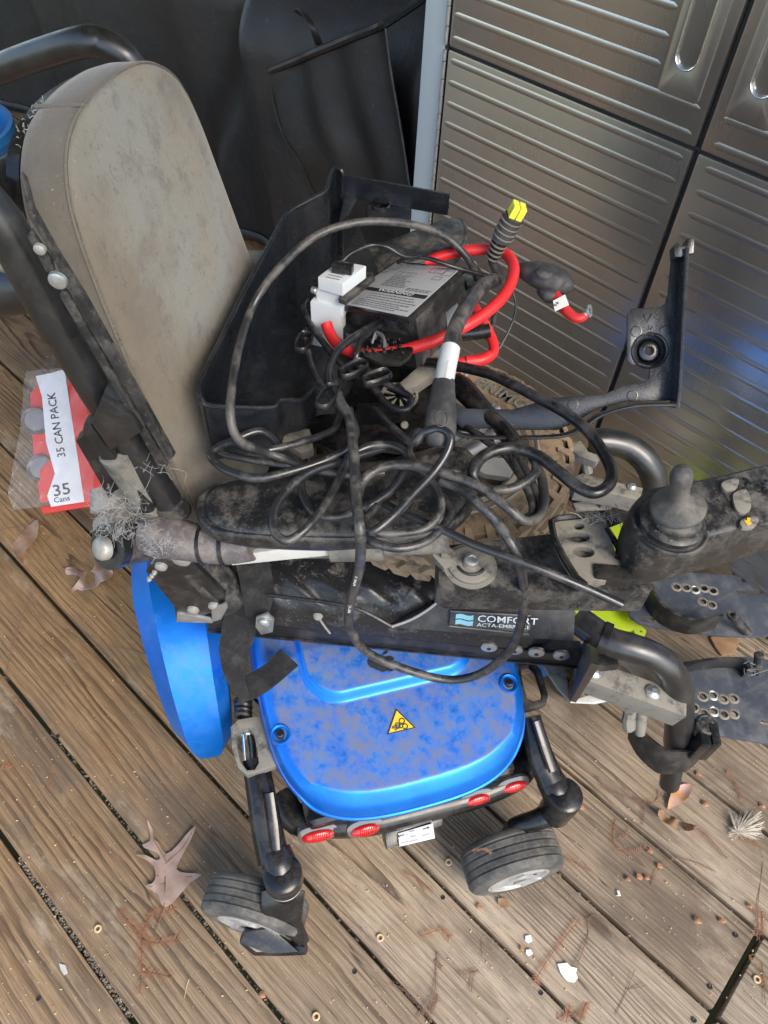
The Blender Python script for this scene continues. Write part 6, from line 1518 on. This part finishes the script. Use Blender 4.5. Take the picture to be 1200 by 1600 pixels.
# ---- sprays of dead conifer needles
def spray(paths, label, nl=7., mat='needle', dens=1., r=.00045, bare=False, z=.0015, stem='twig'):
    mb = MB(); st = MB()
    for pth in paths:
        pts, _ = cat([Z(x, y, z + .003 * math.sin(x * .3)) for x, y in pth], 8)
        st.tube(pts, r, 5)
        if bare: continue
        L = 0
        for i in range(1, len(pts)):
            sg = (pts[i] - pts[i - 1]); n = max(1, int(sg.length / .0021 * dens))
            for k in range(n):
                p = pts[i - 1].lerp(pts[i], (k + .5) / n); t = sg.normalized(); f = UP.cross(t)
                for s_ in (-1, 1):
                    if random.random() < .18: continue
                    l = nl * .00125 * random.uniform(.55, 1.15); d = (t * .65 + f * s_ + UP * random.uniform(-.1, .5)).normalized(); w_ = d.cross(UP).normalized() * .00042
                    b = p + d * l
                    mb.add([p - w_, p + w_, p + d * l * .6 + w_ * .9, b, p + d * l * .6 - w_ * .9], [(0, 1, 2, 3, 4)])
    if bare: return st.obj('twig', stem, None, label, 'twig', 'twigs and dead needle sprays on the deck')
    e = empty('needle_spray', Z(*paths[0][0], 0), label, 'twig', 'twigs and dead needle sprays on the deck')
    st.obj('stem', stem, e); o = mb.obj('needles', mat, e, kind='stuff', smooth=False)
    return e
spray([[(240, 1426), (224, 1452), (221, 1490), (221, 1525), (218, 1552)], [(184, 1418), (200, 1440), (222, 1462)], [(222, 1468), (248, 1474), (282, 1466)], [(228, 1432), (262, 1424), (270, 1418)], [(222, 1520), (244, 1522), (270, 1528)]], 'large orange brown needle spray below the taupe oak leaf', 9, dens=1.3)
spray([[(906, 1434), (880, 1468), (858, 1496), (841, 1524), (838, 1534)]], 'single long feathered spray left of the biggest white paint chip', 8)
spray([[(917, 1432), (918, 1462), (910, 1485), (902, 1508)]], 'dark knotted needle spray above the biggest paint chip', 6, 'old_needle', .6)
spray([[(918, 1434), (932, 1430), (948, 1445), (957, 1466)]], 'thin bare twig arched like a hook near the knotted spray', bare=True)
spray([[(682, 1486), (681, 1520), (679, 1550), (672, 1585)], [(680, 1500), (690, 1510)], [(672, 1585), (684, 1560)]], 'dark grey needle twig lying upright below the tail lamps', 6, 'old_needle', .7)
spray([[(584, 1542), (602, 1533), (628, 1545), (648, 1566), (672, 1592)]], 'brown spray lying in the gap between two boards at the bottom', 5, 'old_needle', 1.)
spray([[(655, 1463), (676, 1456), (692, 1452)], [(692, 1452), (702, 1464)]], 'pale orange flattened spray right of the lone ring shell', 9)
spray([[(632, 1363), (655, 1375), (676, 1394)]], 'small orange spray on the board under the battery box', 5)
spray([[(748, 1448), (752, 1480), (750, 1512), (734, 1520), (716, 1523)], [(740, 1518), (736, 1550)]], 'needle spray bent like an elbow beside the gap below right castor', 5, 'old_needle')
spray([[(672, 1580), (684, 1552)], [(650, 1592), (676, 1560)]], 'short needle scrap touching the lower end of the grey twig', 5, 'old_needle')
spray([[(932, 1212), (944, 1232), (966, 1240), (990, 1250), (1006, 1262), (1004, 1288)], [(966, 1218), (980, 1235), (1004, 1256)], [(1006, 1258), (1022, 1252), (1034, 1236)]], 'branching tan needle spray on the boards left of the near legrest foot', 7, 'old_needle', 1.)
spray([[(962, 1280), (957, 1304), (964, 1326), (986, 1332), (1010, 1324)], [(968, 1312), (985, 1300)]], 'curled tan spray forming a hoop beneath the branching one', 7)
spray([[(1018, 1384), (1026, 1362), (1052, 1342), (1088, 1348), (1118, 1362)]], 'reddish twig arching across a board seam right of the acorn bits', 4, 'old_needle', .6)
spray([[(1084, 1290), (1100, 1302), (1118, 1320), (1136, 1341)]], 'straight tan needle spray trailing from the curled brown leaf', 6)
spray([[(1134, 1290), (1150, 1304), (1172, 1316), (1188, 1326)]], 'needle spray lying under the white downy feather', 6)
spray([[(1193, 1346), (1188, 1378), (1184, 1425), (1188, 1480), (1196, 1570)]], 'long thin bare twig along the right edge crossing the butt joint', bare=True)
spray([[(1176, 1418), (1184, 1440), (1180, 1462)], [(1190, 1420), (1192, 1460)], [(1170, 1492), (1186, 1510), (1196, 1545)]], 'thick red brown needle clump at the butt joint on the right edge', 8)
spray([[(1136, 1204), (1144, 1216), (1152, 1232), (1160, 1248)]], 'short tan spray right of the foot clamp', 6)
spray([[(880, 1338), (902, 1350), (926, 1362)]], 'pale spray beside the right castor on its right', 6)
spray([[(992, 1514), (984, 1536), (976, 1556), (962, 1585)], [(980, 1546), (1010, 1540)]], 'dark forked twig with a knob, below right of the paint chip', bare=True)
spray([[(870, 1592), (890, 1582), (912, 1585)], [(884, 1598), (890, 1572)], [(905, 1598), (916, 1566)]], 'bright orange needle tuft at the bottom edge in the gap', 8, dens=1.4)
spray([[(8, 1068), (14, 1030), (30, 975), (46, 938)]], 'faded reddish spray at the left edge below the crumpled leaf', 8, 'old_needle', .8)
spray([[(62, 1012), (84, 1000), (110, 994)]], 'thin bare twig on the left boards beside the blue fender', bare=True)
spray([[(60, 902), (76, 894), (96, 890)]], 'thin dark twig stalk left of the crumpled leaf', bare=True)
spray([[(122, 1022), (160, 1010), (200, 1014), (236, 1026)]], 'curved reddish twig reaching to the lower fender edge', bare=True)
spray([[(70, 845), (84, 832), (94, 820)], [(0, 828), (30, 822), (50, 818)]], 'dark twig pieces just under the can carton', bare=True)
spray([[(0, 1200), (10, 1199), (16, 1196)]], 'orange needle scrap at the left edge halfway up', 6)
spray([[(76, 1232), (82, 1210), (84, 1196)]], 'rust red twig bit on the left board', 4, 'needle', .6)
spray([[(650, 1372), (662, 1392)]], 'tiny orange needle strand by the bolt under the chair', 4)
spray([[(738, 1330), (756, 1326), (768, 1334)]], 'orange needle strand lying on the right castor tyre', 3, 'needle', .6, z=.152)
spray([[(288, 1560), (292, 1540), (296, 1530)]], 'pale straw stalk below the large orange spray', bare=True, stem='ring_shell')

# ---- husks, ring shells, paint flakes, feather
def husk(x, y, s, label):
    s *= .78
    c = Z(x, y, 0); mb = MB(); a = random.uniform(0, 6)
    bm = bmesh.new(); bmesh.ops.create_icosphere(bm, subdivisions=2, radius=1)
    for v in bm.verts:
        k = 1 + .28 * math.sin(v.co.x * 3 + a) * math.cos(v.co.y * 4 + a) + .15 * math.sin(v.co.z * 6 + a)
        q = v.co * k; v.co = c + V((q.x * s * 1.15, q.y * s * .9, max(-.0, q.z * s * .7 + s * .6)))
    mb.frombm(bm); mb.obj('seed_husk', 'seed_husk', None, label, 'husk', 'seed husks on the deck')
for x, y, s, l in ((1101, 1257, .0062, 'largest pale topped seed husk right of the pink leaf'), (1147, 1280, .0055, 'seed husk just left of the downy feather'), (1190, 1260, .0055, 'seed husk at the right edge above the feather'), (1015, 1330, .006, 'round seed husk at the end of the hooped spray'), (1030, 1354, .005, 'seed husk at the foot of the arching reddish twig'),
                   (981, 1374, .0052, 'lone seed husk left of the broken pair'), (998, 1371, .006, 'bigger piece of the broken husk pair'), (1010, 1372, .0045, 'smaller piece of the broken husk pair'), (1089, 1439, .0062, 'brown husk with a pale stalk at the middle of the right board'), (1127, 1439, .0055, 'orange seed husk right of the brown stalked one'),
                   (1171, 1416, .005, 'seed husk left of the needle clump on the right edge'), (1037, 1232, .005, 'dark red husk at the near legrest tube end'), (1090, 1210, .0055, 'dark red husk under the foot clamp'), (410, 1555, .0052, 'orange husk in the gap below the left castor'), (749, 1418, .0052, 'tan husk below the right castor tyre'), (907, 1262, .006, 'flat brown husk touching the right castor knuckle'), (815, 1483, .004, 'dark husk beside the small white chips')):
    husk(x, y, s, l)
for x, y, l in ((594, 1465, 'cream ring shell alone on the board right of the left castor'), (494, 1588, 'cream ring shell nearest the bottom edge'), (701, 1347, 'cream ring shell left of the right castor'), (153, 1451, 'cream ring shell left of the large orange spray'), (1183, 1530, 'cream ring shell at the right edge below the butt joint')):
    c = Z(x, y, .0016); MB().tube(circ(c, X, Y, .0042, 14), .0016, 7, closed=True).obj('ring_shell', 'ring_shell', None, l, 'shell', 'ring shells on the deck')
for pts, l in (([(871, 1506), (886, 1504), (892, 1510), (902, 1513), (900, 1520), (903, 1528), (898, 1535), (888, 1534), (882, 1528), (876, 1520)], 'largest white paint chip'), ([(821, 1462), (829, 1461), (832, 1470), (826, 1474), (821, 1470)], 'upper one of two small white paint chips'), ([(822, 1484), (829, 1483), (833, 1490), (826, 1494), (822, 1490)], 'lower one of two small white paint chips'), ([(964, 1391), (968, 1392), (970, 1400), (966, 1399)], 'sliver of white paint on the dark stained board')):
    MB().plate([Z(x, y, .0022) for x, y in pts], .001, UP, bev=.0002).obj('paint_chip', 'paint_chip', None, l, 'paint chip', 'white paint chips on the deck')
MB().plate([Z(x, y, .002) for x, y in ((92, 1505), (102, 1508), (106, 1520), (100, 1524), (95, 1516))], .0008, UP, bev=0).obj('bird_dropping', 'off_white', None, 'pale dried splash on the lower left board', 'splash')
fe = empty('feather', Z(1170, 1300, 0), 'white downy feather near the right edge of the deck', 'feather')
mb = MB(); b = Z(1150, 1300, .002)
for _ in range(260):
    d = (Z(1150 + random.uniform(-12, 45), 1300 + random.uniform(-34, 12), .002 + random.uniform(0, .012)) - b); mb.tube([b + d * random.uniform(0, .3), b + d * .6 + UP * .003, b + d], .00028, 3)
mb.obj('down', 'feather_down', fe, kind='stuff')
MB().tube([Z(1140, 1304, .002), Z(1165, 1292, .004), Z(1185, 1275, .008)], .0005, 5).obj('quill', 'feather_down', fe)
# specks and crumbs lying about
mb = MB()
for _ in range(1100):
    x, y = random.uniform(0, 1200), random.uniform(480, 1600); p = Z(x, y, .0006)
    if not (-2 < p.x < .6 and -.4 < p.y < 1.0): continue
    s = random.choice((.0005, .0007, .0009, .0013)); a = random.uniform(0, 3.14); e = V((math.cos(a), math.sin(a), 0)) * s * random.uniform(.8, 2.2); f = V((-math.sin(a), math.cos(a), 0)) * s
    mb.add([p + e, p + f, p - e, p - f, p + UP * s], [(0, 1, 4), (1, 2, 4), (2, 3, 4), (3, 0, 4)])
mb.obj('crumbs', 'ring_shell', None, 'pale specks and crumbs scattered over the boards', 'crumbs', kind='stuff', smooth=False)
